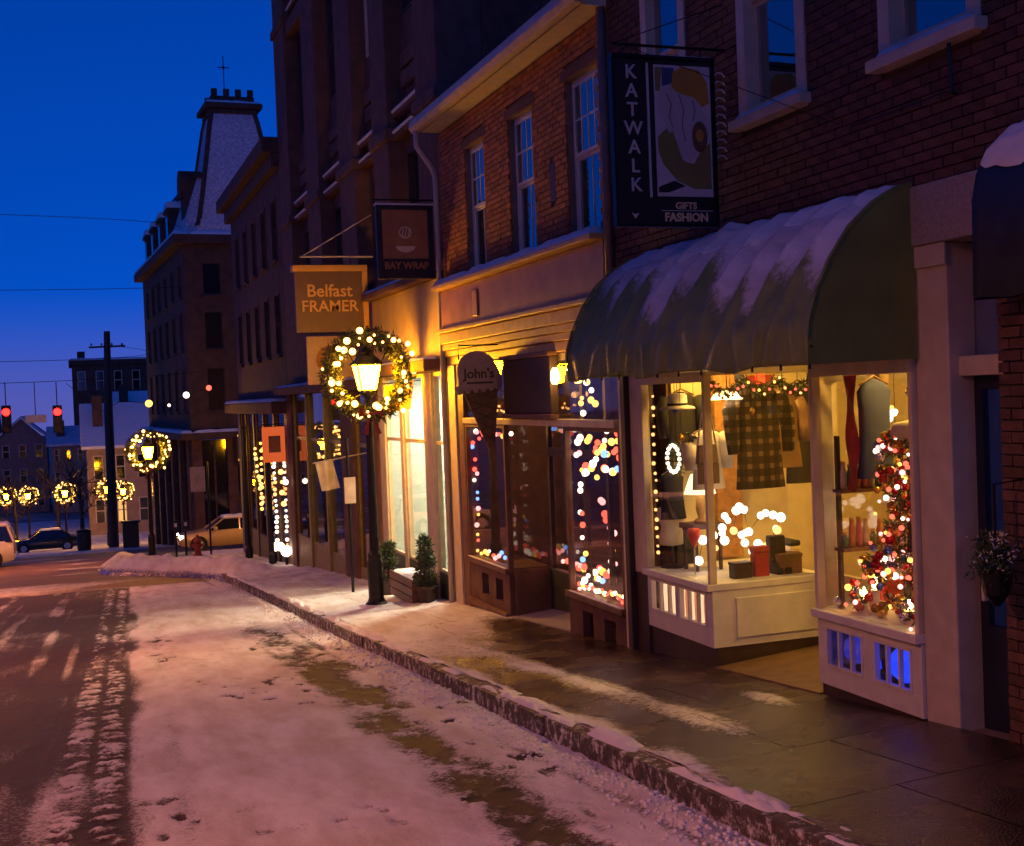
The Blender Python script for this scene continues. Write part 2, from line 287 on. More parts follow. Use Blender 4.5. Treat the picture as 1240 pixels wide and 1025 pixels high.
def cross_snow(X, Y):
    a = 0.16 + 0.4 * sm(0.5, 0.75, fbm(X * 0.35, Y * 0.5, 4, 41))
    far = sm(69, 72, Y) * (0.55 + 0.8 * fbm(X * 0.5, Y * 0.5, 3, 14)) * sm(-6.5, -4.5, X + (Y - 70) * 0.05)
    lit = sm(4.2, 5.0, X) * sm(54.8, 54.2, Y) * 0.9
    return np.clip(np.maximum(np.maximum(a, far), lit), 0, 1)
field('crossing', np.linspace(-45, 45, 151), np.concatenate([np.linspace(33.9, 75, 140), np.linspace(75.5, 125, 60)]), lambda X, Y: g(Y) + 0.03 * cross_snow(X, Y) + 0.03 * fbm(X, Y, 3, 1) * sm(34, 36, Y) - 0.015, M['cross'], attr=cross_snow, kind='structure')
# sidewalk: flags laid in rows on a bed, some bare and wet, some under snow
M['walk'] = snowmix('wet_snowy_flagstone', (0.026, 0.015, 0.01), 0.09, (0.085, 0.05, 0.03), 2.2, ns=20, amp=1.2)
def walk_snow(X, Y):
    n = fbm(X * 0.9, Y * 0.45, 4, 51) - 0.5; n2 = fbm(X * 3, Y * 1.2, 4, 52) - 0.5
    a = sm(13.0, 17.0, Y + 5.0 * n) * 1.1
    a = a - 1.1 * np.exp(-((X - 5.45 + .1 * n2) / 0.42) ** 2 - ((Y - 14.6) / 2.4) ** 2)
    strip = np.exp(-((X - 4.62 + 0.03 * (Y - 8)) / 0.2) ** 2) * sm(7.2, 8.8, Y) * (0.62 + 1.1 * n2); a = np.maximum(a, strip)
    s2 = np.exp(-((X - 5.35) / 0.14) ** 2 - ((Y - 9.0) / 0.5) ** 2) * 0.7; a = np.maximum(a, s2 + n2 * 0.4 * s2)
    edge = sm(4.12, 3.72, X + 0.5 * n2) * sm(5.0, 7.2, Y + 3 * n) * 0.9; a = np.maximum(a, edge)
    mid = 0.42 * sm(9, 15, Y) * sm(4.9, 4.1, X) + 0.5 * n2 * sm(8, 11, Y); a = np.maximum(a, mid)
    return np.clip(a, 0, 1)
def walk_z(X, Y): return g(Y) + 0.15 + 0.05 * (X - 3.65) + 0.05 * walk_snow(X, Y) * (0.15 + 1.1 * fbm(X * 5, Y * 5, 4, 6)) + 0.002 * fbm(X * 9, Y * 9, 2, 1)
walk = field('sidewalk', np.linspace(3.72, 6.6, 4), np.linspace(1, 34, 50), lambda X, Y: g(Y) + 0.118 + 0.05 * (X - 3.65), M['mortar'], kind='structure')
yy = 1.0; row = 0
while yy < 32.5:
    dy = 1.45 if row % 2 else 1.2
    for x0, x1 in ((3.80, 4.62), (4.62, 5.78)) if row % 2 else ((3.80, 4.95), (4.95, 5.78)):
        d = 0.035 if yy < 13 else (0.08 if yy < 24 else 0.16); e = 0.005
        field('paving_slab', np.linspace(x0 + e, x1 - e, max(4, int((x1 - x0) / d))), np.linspace(yy + e, yy + dy - e, max(4, int(dy / d))), lambda X, Y: walk_z(X, Y) , M['walk'], walk, attr=walk_snow)
    yy += dy; row += 1
# kerb stones
kb = thing_kerb = bpy.data.objects.new('kerb', None); COL.objects.link(kb); kb['kind'] = 'structure'
rk = random.Random(3); yk = 1.0; M['kerbsnow'] = snowmix('snow_stuck_granite', (0.055, 0.045, 0.04), .6, (0.13, 0.105, 0.09), 12, ns=11, amp=3.0)
while yk < 34:
    ln = rk.uniform(1.3, 2.2); b = MB(); n = 8
    a0, a1 = yk + 0.006, yk + ln - 0.006; dx = rk.uniform(-0.012, 0.012); dz = rk.uniform(-0.012, 0.01)
    b.quadbox([(3.655 + dx, a0, gs(a0) - 0.25), (3.796, a0, gs(a0) - 0.25), (3.796, a1, gs(a1) - 0.25), (3.655 + dx, a1, gs(a1) - 0.25), (3.665 + dx, a0, gs(a0) + 0.162 + dz), (3.796, a0, gs(a0) + 0.168 + dz), (3.796, a1, gs(a1) + 0.168 + dz), (3.665 + dx, a1, gs(a1) + 0.162 + dz)])
    ko = b.build('kerbstone', M['kerbsnow'], kb); ka = ko.data.attributes.new('snow', 'FLOAT', 'POINT'); base_ = rk.uniform(.25, .33); ka.data.foreach_set('value', [base_ + .06] * 4 + [base_] * 4); yk += ln
# broken snow along the top of the kerb and in the gutter
def kerb_snow_z(X, Y):
    n = fbm(X * 6, Y * 2.6, 4, 61); t = 1 - ((X - 3.79) / 0.15) ** 2; e = sm(3.688, 3.725, X)
    return g(Y) + 0.150 + e * (0.006 + 0.075 * np.clip(t, -1.5, 1) * np.clip(n * 2.8 - 1.05 + 0.3 * sm(12, 20, Y), -0.5, 1))
field('kerb_snow', np.linspace(3.688, 3.95, 18), [y for y in ysn if 4 < y < 34], kerb_snow_z, M['snow'], kind='stuff')
rs = random.Random(12); b = MB()
for i in range(2600):
    y = 4.5 + 26 * rs.random() ** 1.6; x = rs.gauss(3.42, 0.13); r = rs.uniform(0.005, 0.024)
    if x > 3.64: continue
    b.ball((x, y, float(road_z(np.array([x]), np.array([y]))[0]) + r * 0.3), r, 5, 3, rs.uniform(0.5, 0.9))
b.build('snow_lumps', M['snow'], None, smooth=True, kind='stuff')
# corner bulb-out with ploughed snow
def corner_edge(Y): return np.where(Y < 33, 3.7, 3.8 - 3.1 * sm(33.2, 43.5, Y)) + 3.0 * sm(45.5, 48.2, Y)
def corner_z(X, Y):
    e = X - corner_edge(Y); n = fbm(X * 1.6, Y * 1.2, 4, 71)
    mound = 0.42 * np.exp(-((e - 0.75) / 0.55) ** 2) * (0.35 + n) * sm(33.4, 35, Y) * sm(47.6, 45, Y)
    return g(Y) - 0.05 + 0.2 * sm(-0.12, 0.1, e) + 0.02 * np.clip(e, 0, 2) + mound + 0.04 * n * sm(0, 0.3, e) - 0.2 * sm(46.6, 47.8, Y)
field('corner_sidewalk', np.linspace(0.2, 5.78, 60), np.linspace(33, 48.4, 110), corner_z, M['walk'], attr=lambda X, Y: sm(-0.1, 0.15, X - corner_edge(Y)) * (0.75 + 0.5 * fbm(X * 1.5, Y, 3, 5)), kind='structure')
def cgz(x, y): return float(corner_z(np.array([x]), np.array([y]))[0])
# ---------------------------------------------------------------- facade builders
def wall(mb, ax, a0, a1, z0, z1, d0, d1, holes=()):
    zs = sorted({z0, z1} | {min(max(h[k], z0), z1) for h in holes for k in (2, 3)})
    for za, zb in zip(zs, zs[1:]):
        if zb - za < 1e-4: continue
        cuts = sorted((h[0], h[1]) for h in holes if h[2] < zb - 1e-4 and h[3] > za + 1e-4); a = a0
        for c0, c1 in cuts:
            if c0 > a + 1e-4: mb.fb(ax, a, min(c0, a1), d0, d1, za, zb)
            a = max(a, c1)
        if a < a1 - 1e-4: mb.fb(ax, a, a1, d0, d1, za, zb)
    return mb
def bricks(parent, m, a0, a1, z0, z1, xf, holes, nparts=0, key=None, name='brick'):
    L, Hh, j, dp = 0.2, 0.065, 0.011, 0.034; cells = []; r = 0; z = z0; rb = random.Random(5)
    while z + Hh <= z1 + 1e-6:
        segs = [(a0, a1)]
        for h in holes:
            if h[2] < z + Hh and h[3] > z:
                segs = [q for s0, s1 in segs for q in ((s0, min(s1, h[0])), (max(s0, h[1]), s1)) if q[1] - q[0] > 0.03]
        for s0, s1 in segs:
            st = math.floor((s0 - a0) / (L + j)) * (L + j) + a0 - (0.5 * (L + j) if r % 2 else 0)
            while st < s1:
                b0, b1 = max(st, s0), min(st + L, s1)
                if b1 - b0 > 0.03: cells.append((b0, b1, z))
                st += L + j
        z += Hh + j; r += 1
    full = [c for c in cells if abs(c[1] - c[0] - L) < 1e-6]
    if nparts:
        full.sort(key=key); single = set(full[:nparts])
        mbk = MB().box(-dp, 0.002, 0, L, 0, Hh); me = meshof(mbk, name, m)
        for c in single: inst(me, name, parent, (xf + rb.uniform(-0.004, 0.004) + 0.03, c[0], c[2]))
    else: single = set()
    b = MB()
    for c in cells:
        if c in single: continue
        e = rb.uniform(-0.004, 0.004); n = len(b.v); x0, x1 = xf - dp + 0.03 + e, xf + 0.03
        b.v += [(x0, c[0], c[2]), (x0, c[1], c[2]), (x0, c[1], c[2] + Hh), (x0, c[0], c[2] + Hh), (x1, c[0], c[2]), (x1, c[1], c[2]), (x1, c[1], c[2] + Hh), (x1, c[0], c[2] + Hh)]
        b.f += [(n, n + 3, n + 2, n + 1), (n, n + 1, n + 5, n + 4), (n + 3, n + 7, n + 6, n + 2), (n, n + 4, n + 7, n + 3), (n + 1, n + 2, n + 6, n + 5)]
    b.build('brickwork', m, parent, kind='stuff')
def snowcap(parent, x0, x1, y0, y1, z, h=0.06, seed=1, name='snow'):
    nx = max(6, int((x1 - x0) / 0.04)); ny = max(6, int((y1 - y0) / 0.06)); nx, ny = min(nx, 40), min(ny, 120)
    def zf(X, Y):
        u = np.minimum(X - x0, x1 - X) / min(0.06, (x1 - x0) / 2); v = np.minimum(Y - y0, y1 - Y) / 0.06
        e = np.sqrt(np.clip(np.minimum(u, v), 0, 1)); return z - 0.004 + h * e * (0.55 + 0.8 * fbm(X * 5 + seed, Y * 3, 3, seed))
    return field(name, np.linspace(x0, x1, nx), np.linspace(y0, y1, ny), zf, M['snow'], parent)
def window(parent, ax, a0, a1, z0, z1, d, fm, fw=0.1, rec=0.1, meet=None, grid=(1, 1), lower=(1, 1), sill=True, snow=0.0, gm=None, room=True, proud=0.02, room_mat=None, panes=True, mw=0.022):
    """sash window in an opening of the wall whose face is at d (into the wall is +d)"""
    f = MB(); q = d - proud
    f.fb(ax, a0, a0 + fw, q, d + rec + 0.05, z0, z1); f.fb(ax, a1 - fw, a1, q, d + rec + 0.05, z0, z1)
    f.fb(ax, a0 + fw, a1 - fw, q, d + rec + 0.05, z1 - fw, z1); f.fb(ax, a0 + fw, a1 - fw, q, d + rec + 0.05, z0, z0 + fw * 0.6)
    w = f.build('window', fm, parent); i0, i1, j0, j1 = a0 + fw, a1 - fw, z0 + fw * 0.6, z1 - fw
    meet = meet if meet else None; halves = [(j0, j1, grid, rec)] if not meet else [(meet, j1, grid, rec - 0.035), (j0, meet, lower, rec)]
    for h0, h1, (nc, nr), dd in halves:
        s = MB(); sw_ = 0.04; e = d + dd
        s.fb(ax, i0, i0 + sw_, e, e + 0.035, h0, h1); s.fb(ax, i1 - sw_, i1, e, e + 0.035, h0, h1); s.fb(ax, i0 + sw_, i1 - sw_, e, e + 0.035, h0, h0 + sw_); s.fb(ax, i0 + sw_, i1 - sw_, e, e + 0.035, h1 - sw_, h1)
        u0, u1, v0, v1 = i0 + sw_, i1 - sw_, h0 + sw_, h1 - sw_
        for k in range(1, nc): c = u0 + (u1 - u0) * k / nc; s.fb(ax, c - mw / 2, c + mw / 2, e + 0.004, e + 0.03, v0, v1)
        for k in range(1, nr):
            c = v0 + (v1 - v0) * k / nr
            for l in range(nc): s.fb(ax, u0 + (u1 - u0) * l / nc + (mw / 2 if l else 0), u0 + (u1 - u0) * (l + 1) / nc - (mw / 2 if l < nc - 1 else 0), e + 0.006, e + 0.028, c - mw / 2, c + mw / 2)
        s.build('sash', fm, w)
        if panes:
            for k in range(nc):
                for l in range(nr):
                    p0, p1 = u0 + (u1 - u0) * k / nc, u0 + (u1 - u0) * (k + 1) / nc; r0, r1 = v0 + (v1 - v0) * l / nr, v0 + (v1 - v0) * (l + 1) / nr
                    MB().fb(ax, p0, p1, e + 0.012, e + 0.016, r0, r1).build('pane', gm or M['oldglass'], w)
    if sill: MB().fb(ax, a0 - 0.05, a1 + 0.05, d - 0.11, d + 0.06, z0 - 0.09, z0 - 0.002).build('sill', fm, w, bevel=0.008)
    if snow:
        if ax == 'x': snowcap(w, d - 0.11, d + rec, a0 + 0.02, a1 - 0.02, z0 + 0.0, snow, int(a0 * 7) % 90)
        else: snowcap(w, a0 + 0.02, a1 - 0.02, d - 0.11, d + rec, z0, snow, int(a0 * 7) % 90)
    if room:
        b = MB(); e = d + rec + 0.09; b.fb(ax, a0 + 0.01, a1 - 0.01, e + 0.35, e + 0.37, z0, z1); b.fb(ax, a0 + 0.01, a1 - 0.01, e, e + 0.35, z1 - 0.02, z1); b.fb(ax, a0 + 0.01, a1 - 0.01, e, e + 0.35, z0, z0 + 0.02); b.fb(ax, a0, a0 + 0.02, e, e + 0.36, z0, z1); b.fb(ax, a1 - 0.02, a1, e, e + 0.36, z0, z1)
        b.build('dark_room', room_mat or M['darkroom'], w)
    return w
# ================================================================ BUILDING A (gift shop)
Y0, Y1 = 1.5, 12.55; gA = sw(XF, 9)
A = thing('brick_shop_building', 'dark brick building with grey granite lintel and glowing gift shop on its ground floor', 'building', (XF, Y0, gA))
winsA = [(10.75, 11.7), (8.71, 9.77), (6.66, 7.74)]
holesA = [(a, b, 4.55, 6.5) for a, b in winsA]
wm = wall(MB(), 'x', Y0, Y1, 3.57, 10.5, XF + 0.03, XF + 0.4, holesA)
wm.build('wall', M['mortarA'], A)
bricks(A, M['brickA'], Y0, Y1, 3.575, 10.4, XF, [(a, b, 4.45, 6.5) for a, b in winsA], 300, key=lambda c: abs(c[0] - 7.3) + 0.8 * abs(c[2] - 4.6))
for a, b in winsA: window(A, 'x', a, b, 4.55, 6.5, XF, M['beige'], fw=0.13, rec=0.09, meet=5.56, snow=0.05)
# side walls, roof and back of the block
MB().box(XF + 0.4, 14, Y1 - 0.3, Y1, -2, 10.5).build('party_wall', M['brickA'], A)
MB().box(XF + 0.05, 14, Y0, Y1 - 0.3, 10.3, 10.45).build('roof', M['asphalt'], A)
# ground floor: granite beam, piers, doorway
MB().box(XF - 0.03, XF + 0.4, 6.0, 7.5, 3.14, 3.565).build('lintel', M['greystone'], A, bevel=0.01)
MB().box(XF + 0.02, XF + 0.4, 7.503, Y1, 2.35, 3.566).build('shop_header', M['beige'], A)
MB().box(XF + 0.02, XF + 0.45, 7.12, 7.48, -0.7, 3.137).build('pier', M['beige'], A, bevel=0.012)
MB().box(XF - 0.01, XF + 0.02, 7.10, 7.50, 2.98, 3.137).build('pier_cap', M['beige'], A, bevel=0.008)
mbp = wall(MB(), 'x', Y0, 6.6, -0.7, 3.137, XF + 0.03, XF + 0.4); mbp.build('brick_pier', M['mortar'], A)
bricks(A, M['brickA'], 4.5, 6.6, -0.6, 3.12, XF, [], 0)
dr = MB(); dr.box(5.98, 6.03, 6.6, 6.68, -0.42, 2.2); dr.box(5.98, 6.03, 7.04, 7.12, -0.42, 2.2); dr.box(5.98, 6.03, 6.68, 7.04, 2.1, 2.2); dr.box(5.98, 6.03, 6.68, 7.04, -0.42, 0.45)
door = dr.build('door', M['navydoor'], A); MB().box(5.995, 6.005, 6.68, 7.04, 0.45, 2.1).build('pane', M['glass'], door); MB().box(5.95, 5.98, 7.045, 7.075, 0.62, 0.78).build('handle', M['letter'], door)
MB().box(5.97, 5.995, 6.86, 7.0, 1.02, 1.12).build('notice', M['white'], door)
MB().box(5.85, 6.03, 6.6, 7.12, 2.2, 2.34).build('transom_bar', M['beige'], A, bevel=0.01); MB().box(6.0, 6.01, 6.6, 7.12, 2.34, 3.137).build('transom_pane', M['oldglass'], A)
MB().box(6.9, 6.95, 6.0, 7.4, -0.6, 3.4).build('dark_hall', M['darkroom'], A); MB().box(XF + 0.02, 6.3, 6.6, 7.12, -0.75, -0.40).build('doorstep', M['greystone'], A, bevel=0.01)
snowcap(A, XF + 0.03, 5.97, 6.62, 7.1, -0.40, 0.03, 4)
# shop room
BX = 7.05     # depth of the bays
rm = MB(); rm.box(BX + 1.9, BX + 1.95, 7.49, Y1 - 0.3, -0.55, 2.9); rm.build('shop_back_wall', M['shopwall'], A)
MB().box(XF + 0.42, BX + 1.9, 7.49, Y1 - 0.3, 2.84, 2.88).build('shop_ceiling', M['white'], A)
MB().box(XF + 0.45, BX + 1.9, Y1 - 0.33, Y1 - 0.305, -0.5, 2.84).build('shop_side_wall', M['shopwall'], A)
MB().box(XF + 0.45, BX + 1.9, 7.485, 7.5, -0.5, 2.84).build('shop_side_wall', M['shopwall'], A)
MB().box(XF + 0.1, BX + 1.9, 7.5, Y1 - 0.3, -0.6, -0.52).build('shop_floor', M['floorwood'], A)
bk = MB(); wall(bk, 'y', 6.65, 6.95, 0.3, 2.8, Y1 - 0.47, Y1 - 0.34); bk.build('chimney_breast', mat('interior_brick', (0.42, 0.2, 0.07), 0.85, var=0.3, vs=18, bump=0.6, bs=60), A)
def bay(a0, a1, sill_z, ret, label):
    b = MB(); b.box(XF - 0.02, XF + 0.07, a0, a1, 2.24, 2.345); b.box(XF - 0.02, XF + 0.06, a0, a0 + 0.045, sill_z, 2.24); b.box(XF - 0.02, XF + 0.06, a1 - 0.045, a1, sill_z, 2.24)
    w = b.build('display_window', M['cream'], A, bevel=0.006); w['label'] = label
    MB().box(XF + 0.015, XF + 0.022, a0 + 0.045, a1 - 0.045, sill_z, 2.24).build('pane', M['glass'], w)
    MB().box(XF - 0.06, BX, a0 - 0.01, a1 + 0.01, sill_z - 0.07, sill_z).build('sill', M['white'], w, bevel=0.008)
    y = ret
    MB().box(XF + 0.07, BX, y - 0.004, y + 0.004, sill_z, 2.3).build('return_pane', M['glass'], w)
    b = MB(); b.box(BX - 0.05, BX, y - 0.03, y + 0.03, sill_z, 2.84); b.box(XF + 0.07, BX - 0.05, y - 0.03, y + 0.03, 2.3, 2.4); b.build('return_frame', M['cream'], w)
    return w
wL = bay(10.62, 12.05, 0.28, 10.65, 'tall left display window crowded with hats and bags'); wR = bay(7.49, 8.82, 0.33, 8.79, 'tall right display window with coloured baubles')
def bulkhead(a0, a1, zt, ops, ret, back, w, back_parts):
    b = wall(MB(), 'x', a0, a1, zt - 0.62, zt - 0.07, XF, XF + 0.05, ops); y = ret
    o = b.build('bulkhead', M['white'], A); b2 = MB(); b2.box(XF + 0.05, BX, y - 0.025, y + 0.025, zt - 0.62, zt - 0.07); p = b2.build('side_panel', M['white'], o)
    s = -1 if back > 0 else 1
    MB().box(XF + 0.25, BX - 0.12, y - 0.04 * (1 if ret > 10 else -1) - 0.006, y - 0.028 * (1 if ret > 10 else -1) + 0.004, zt - 0.54, zt - 0.15).build('raised_panel', M['white'], o, bevel=0.006)
    MB().box(XF + 0.03, XF + 0.06, a0 - 0.0, a1, zt - 1.3, zt - 0.621).build('plinth', M['darkwood'], o); MB().box(XF + 0.061, BX, y - 0.015, y + 0.015, zt - 1.3, zt - 0.621).build('side_plinth', M['darkwood'], o)
    for k, (c0, c1, e0, e1) in enumerate(ops):
        f = MB(); t = 0.02; f.box(XF - 0.012, XF + 0.03, c0, c0 + t, e0, e1); f.box(XF - 0.012, XF + 0.03, c1 - t, c1, e0, e1); f.box(XF - 0.012, XF + 0.03, c0 + t, c1 - t, e1 - t, e1); f.box(XF - 0.012, XF + 0.03, c0 + t, c1 - t, e0, e0 + t)
        for q in range(1, 3): m_ = c0 + (c1 - c0) * q / 3; f.box(XF - 0.004, XF + 0.03, m_ - 0.012, m_ + 0.012, e0 + t, e1 - t)
        fr = f.build('basement_window', M['white'], o)
        for q in range(3):
            m0, m1 = c0 + (c1 - c0) * q / 3, c0 + (c1 - c0) * (q + 1) / 3; MB().box(XF + 0.012, XF + 0.016, m0, m1, e0, e1).build('pane', M['glass'], fr)
    return o
opL = [(10.74, 11.31, -0.16, 0.18), (11.37, 11.96, -0.16, 0.18)]; opR = [(7.6, 8.06, -0.13, 0.2), (8.2, 8.7, -0.13, 0.2)]
bL = bulkhead(10.62, 12.05, 0.28, opL, 10.645, 1, wL, 0); bR = bulkhead(7.49, 8.82, 0.33, opR, 8.795, 0, wR, 0)
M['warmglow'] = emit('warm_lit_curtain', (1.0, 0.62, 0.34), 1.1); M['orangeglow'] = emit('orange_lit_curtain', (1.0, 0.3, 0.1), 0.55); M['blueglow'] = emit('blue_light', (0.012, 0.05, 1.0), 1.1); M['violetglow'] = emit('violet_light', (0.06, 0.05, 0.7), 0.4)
for q in range(12):
    y = 10.76 + q * 0.1; MB().lathe((XF + 0.16, y + 0.05, -0.18), [(0.04, 0), (0.046, 0.2), (0.038, 0.4)], 8).build('lit_curtain', M['warmglow'] if q % 2 else M['orangeglow'], bL)
for vl, (y, z, r, m_) in enumerate(((7.68, -0.04, 0.075, 'blueglow'), (7.86, 0.03, 0.11, 'blueglow'), (7.99, -0.02, 0.06, 'violetglow'), (8.3, -0.06, 0.05, 'blueglow'), (8.5, 0.03, 0.09, 'violetglow'), (7.75, 0.1, 0.05, 'violetglow'))):
    r *= 1.25; o = MB().lathe((XF + 0.16, y, z - r), [(r * 0.5, 0), (r, r * 0.5), (r * 0.9, r * 1.5), (r * 0.35, r * 2.1), (r * 0.4, r * 2.4)], 10).build('glass_vase', M[m_], None, smooth=True)  # vases glow by emission, supplying the blue of the basement windows
    tag(o, ['small blue vase rightmost in the basement window by the pier', 'largest glowing blue vase in the right basement window', 'dim violet vase at the left of the right basement window', 'small bright blue vase low in the left basement window', 'dim violet vase filling the middle of the left basement window', 'small violet vase set high between the two blue ones'][vl], 'vase', 'blue vases in the basement windows')
MB().box(XF + 0.34, XF + 0.36, 7.55, 8.75, -0.3, 0.24).build('basement_back', M['darkroom'], bR); MB().box(XF + 0.06, XF + 0.36, 7.55, 8.75, -0.2, -0.145).build('basement_shelf', M['darkwood'], bR)
MB().box(XF + 0.3, XF + 0.32, 10.7, 12.0, -0.3, 0.2).build('basement_back', M['wood'], bL)
# posts at the left of the shop, entry floor and shop door
MB().box(XF - 0.06, XF + 0.3, 12.36, 12.47, -1.0, 2.7).build('post', M['darkwood'], A, bevel=0.008); MB().box(XF - 0.04, XF + 0.2, 12.472, 12.56, -1.0, 2.35).build('post', M['cream'], A, bevel=0.008)
MB().box(XF + 0.0, XF + 0.1, 12.06, 12.355, 0.2, 2.34).build('post', M['cream'], A, bevel=0.008); MB().box(XF + 0.005, XF + 0.1, 12.06, 12.355, -1.0, 0.195).build('post_base', M['darkwood'], A)
MB().quadbox([(XF, 8.83, sw(XF, 8.83) - .3), (BX, 8.83, sw(XF, 8.83) - .3), (BX, 10.61, sw(XF, 10.6) - .3), (XF, 10.61, sw(XF, 10.6) - .3), (XF, 8.83, sw(XF, 8.83) + .015), (BX, 8.83, sw(XF, 8.83) + .12), (BX, 10.61, sw(XF, 10.6) + .12), (XF, 10.61, sw(XF, 10.6) + .015)]).build('entry_floor', M['floorwood'], A)
sd = MB(); sd.box(BX - 0.03, BX + 0.03, 8.85, 9.0, -0.5, 2.84); sd.box(BX - 0.03, BX + 0.03, 10.4, 10.6, -0.5, 2.84); sd.box(BX - 0.03, BX + 0.03, 9.0, 10.4, 2.2, 2.84); sd.box(BX - 0.03, BX + 0.03, 9.0, 10.4, -0.5, 0.3)
sdo = sd.build('shop_door', M['cream'], A); MB().box(BX - 0.004, BX + 0.004, 9.0, 10.4, 0.3, 2.2).build('pane', M['glass'], sdo)
# shop lights
M['ceil'] = emit('ceiling_lamp_light', (1.0, 0.56, 0.09), 170)
for k, (x, y, s_) in enumerate(((6.5, 11.4, 'above the left display'), (6.45, 8.1, 'above the right display'), (7.9, 9.7, 'deep inside behind the shop door'))):
    t = thing('ceiling_lamp', 'round warm ceiling lamp of the gift shop ' + s_, 'lamp', (x, y, 2.83), 'ceiling lamps of the gift shop')
    MB().lathe((x, y, 2.78), [(0.2, 0.06), (0.21, 0.0), (0.17, -0.01)], 16).build('rim', M['cream'], t); MB().lathe((x, y, 2.76), [(0.001, -0.03), (0.1, -0.02), (0.165, 0.01), (0.165, 0.02)], 16).build('diffuser', M['ceil'], t, smooth=True)
# ---- green awning
aw = thing('awning', 'green canvas barrel awning with snow on its crown over the gift shop', 'awning', (XF, 9.5, 2.3))
PROF = [(5.745, 3.58), (5.6, 3.55), (5.4, 3.44), (5.2, 3.27), (5.03, 3.04), (4.91, 2.8), (4.85, 2.62), (4.835, 2.5), (4.83, 2.32)]
AY0, AY1 = 7.42, 11.85
def aprof(t):
    k = min(int(t * (len(PROF) - 1)), len(PROF) - 2); u = t * (len(PROF) - 1) - k
    return tuple(PROF[k][i] * (1 - u) + PROF[k + 1][i] * u for i in (0, 1))
NP, NY = 40, 190; RIB = 11
V = []; Fs = []
for i in range(NP):
    t = i / (NP - 1); x, z = aprof(t)
    for j in range(NY):
        u = j / (NY - 1); ph = u * RIB; fr = ph - math.floor(ph)
        sag = -(abs(math.sin(math.pi * fr)) ** 0.75) * 0.07 * math.sin(math.pi * min(t * 1.15 + .08, 1))
        kk = math.floor(ph); a1 = math.sin(kk * 7.3 + 1); a2 = math.sin(kk * 3.1 + 2)
        wr = 0.045 * max(0, t - 0.35) * math.sin(6.28 * (fr * (1.4 + .6 * a1) + (t - .6) * 1.5 * a2) + kk) * (math.sin(math.pi * fr) ** .5) + 0.03 * max(0, t - .78) * 3 * (float(vnoise(np.array([ph * 2.2]), np.array([t * 5.]), 8)[0]) - .5)
        hem = -0.012 * math.sin(ph * 3.1) if t > 0.95 else 0
        V.append((x - (sag + wr) * (0.75 if t > 0.3 else 0.3), AY0 + (AY1 - AY0) * u, z + (sag if t < 0.7 else 0) * 0.7 + hem + 0.02 * math.sin(ph * 1.7) * t))
for i in range(NP - 1):
    for j in range(NY - 1): Fs.append((i * NY + j, (i + 1) * NY + j, (i + 1) * NY + j + 1, i * NY + j + 1))
c = MB(); c.v = V; c.f = Fs; M['snowgreen'] = snowmix('snow_dusted_canvas', (0.16, 0.21, 0.06), 0.42, (0.24, 0.3, 0.1), 5, ns=16, spec=.5); can = c.build('canopy', M['snowgreen'], aw, smooth=True); AT = np.array([[1.02 - ((i / (NP - 1)) - (.36 + .3 * (float(vnoise(np.array([j / NY * 14.]), np.array([i / NP * 2.]), 5)[0]) - .5) + .10 * abs(math.sin(math.pi * ((j / (NY - 1)) * RIB))))) / .17 * .6 - .35 for j in range(NY)] for i in range(NP)]).clip(0, 1); at_ = can.data.attributes.new('snow', 'FLOAT', 'POINT'); at_.data.foreach_set('value', AT.ravel().astype(np.float32)); md = can.modifiers.new('t', 'SOLIDIFY'); md.thickness = 0.006
for yy_ in (AY0, AY1):
    pr = [aprof(k / 24) for k in range(25)]; MB().prism([(x, yy_, z) for x, z in pr] + [(5.745, yy_, 2.34)], (0, 0.008 if yy_ == AY0 else -0.008, 0)).build('end_panel', M['green'], aw)
    MB().tube([(x - 0.012, yy_ - (0.006 if yy_ == AY0 else -0.006), z + 0.012) for x, z in pr[:-3]], 0.012, 6).build('piping', M['green'], aw)
fr_ = MB()
for k in range(0, 12, 1): y = AY0 + (AY1 - AY0) * k / 11; fr_.tube([(x + 0.03, min(max(y, AY0 + .03), AY1 - .03), z - 0.03) for x, z in PROF], 0.01, 6)
fr_.tube([(4.86, AY0, 2.45), (4.86, AY1, 2.45)], 0.012, 6); fr_.build('frame', M['iron'], aw)
# snow on the awning, thick at the wall and running out in tongues over the curve
SV = []; SF = []; NS = 26; NYS = 260
for i in range(NS):
    for j in range(NYS):
        u = j / (NYS - 1); ph = u * RIB; y = AY0 + 0.01 + (AY1 - AY0 - 0.02) * u
        lim = 0.20 + 0.10 * (float(fbm(np.array([u * 9.]), np.array([2.]), 2, 77)[0]) - 0.5) * 2 + 0.018 * math.cos(ph * 6.28) + 0.05 * math.sin(u * 3.1) + .02 * math.sin(u * 41)
        t = lim * i / (NS - 1); x, z = aprof(t); x2, z2 = aprof(min(t + 0.01, 1)); nx, nz = -(z - z2), (x - x2); n_ = math.hypot(nx, nz); nx, nz = nx / n_, nz / n_
        th = 0.05 * (1 - (i / (NS - 1)) ** 2) * (0.55 + 0.9 * float(vnoise(np.array([u * 30.]), np.array([t * 14.]), 3)[0])) * min(1, u * 30 + .15, (1 - u) * 30 + .15) + (0.06 * math.exp(-((y - 10.0) / 0.12) ** 2) if i < 10 else 0)
        fr = ph - math.floor(ph); sag = -(abs(math.sin(math.pi * fr)) ** 0.7) * 0.07 * math.sin(math.pi * min(t * 1.15 + .08, 1))
        SV.append((min(x + nx * th * 0.9 - sag * (0.75 if t > .3 else .3), 5.748), y, z + nz * th * 0.9 + sag * 0.7 + (0.006 if i < NS - 1 else -0.015)))
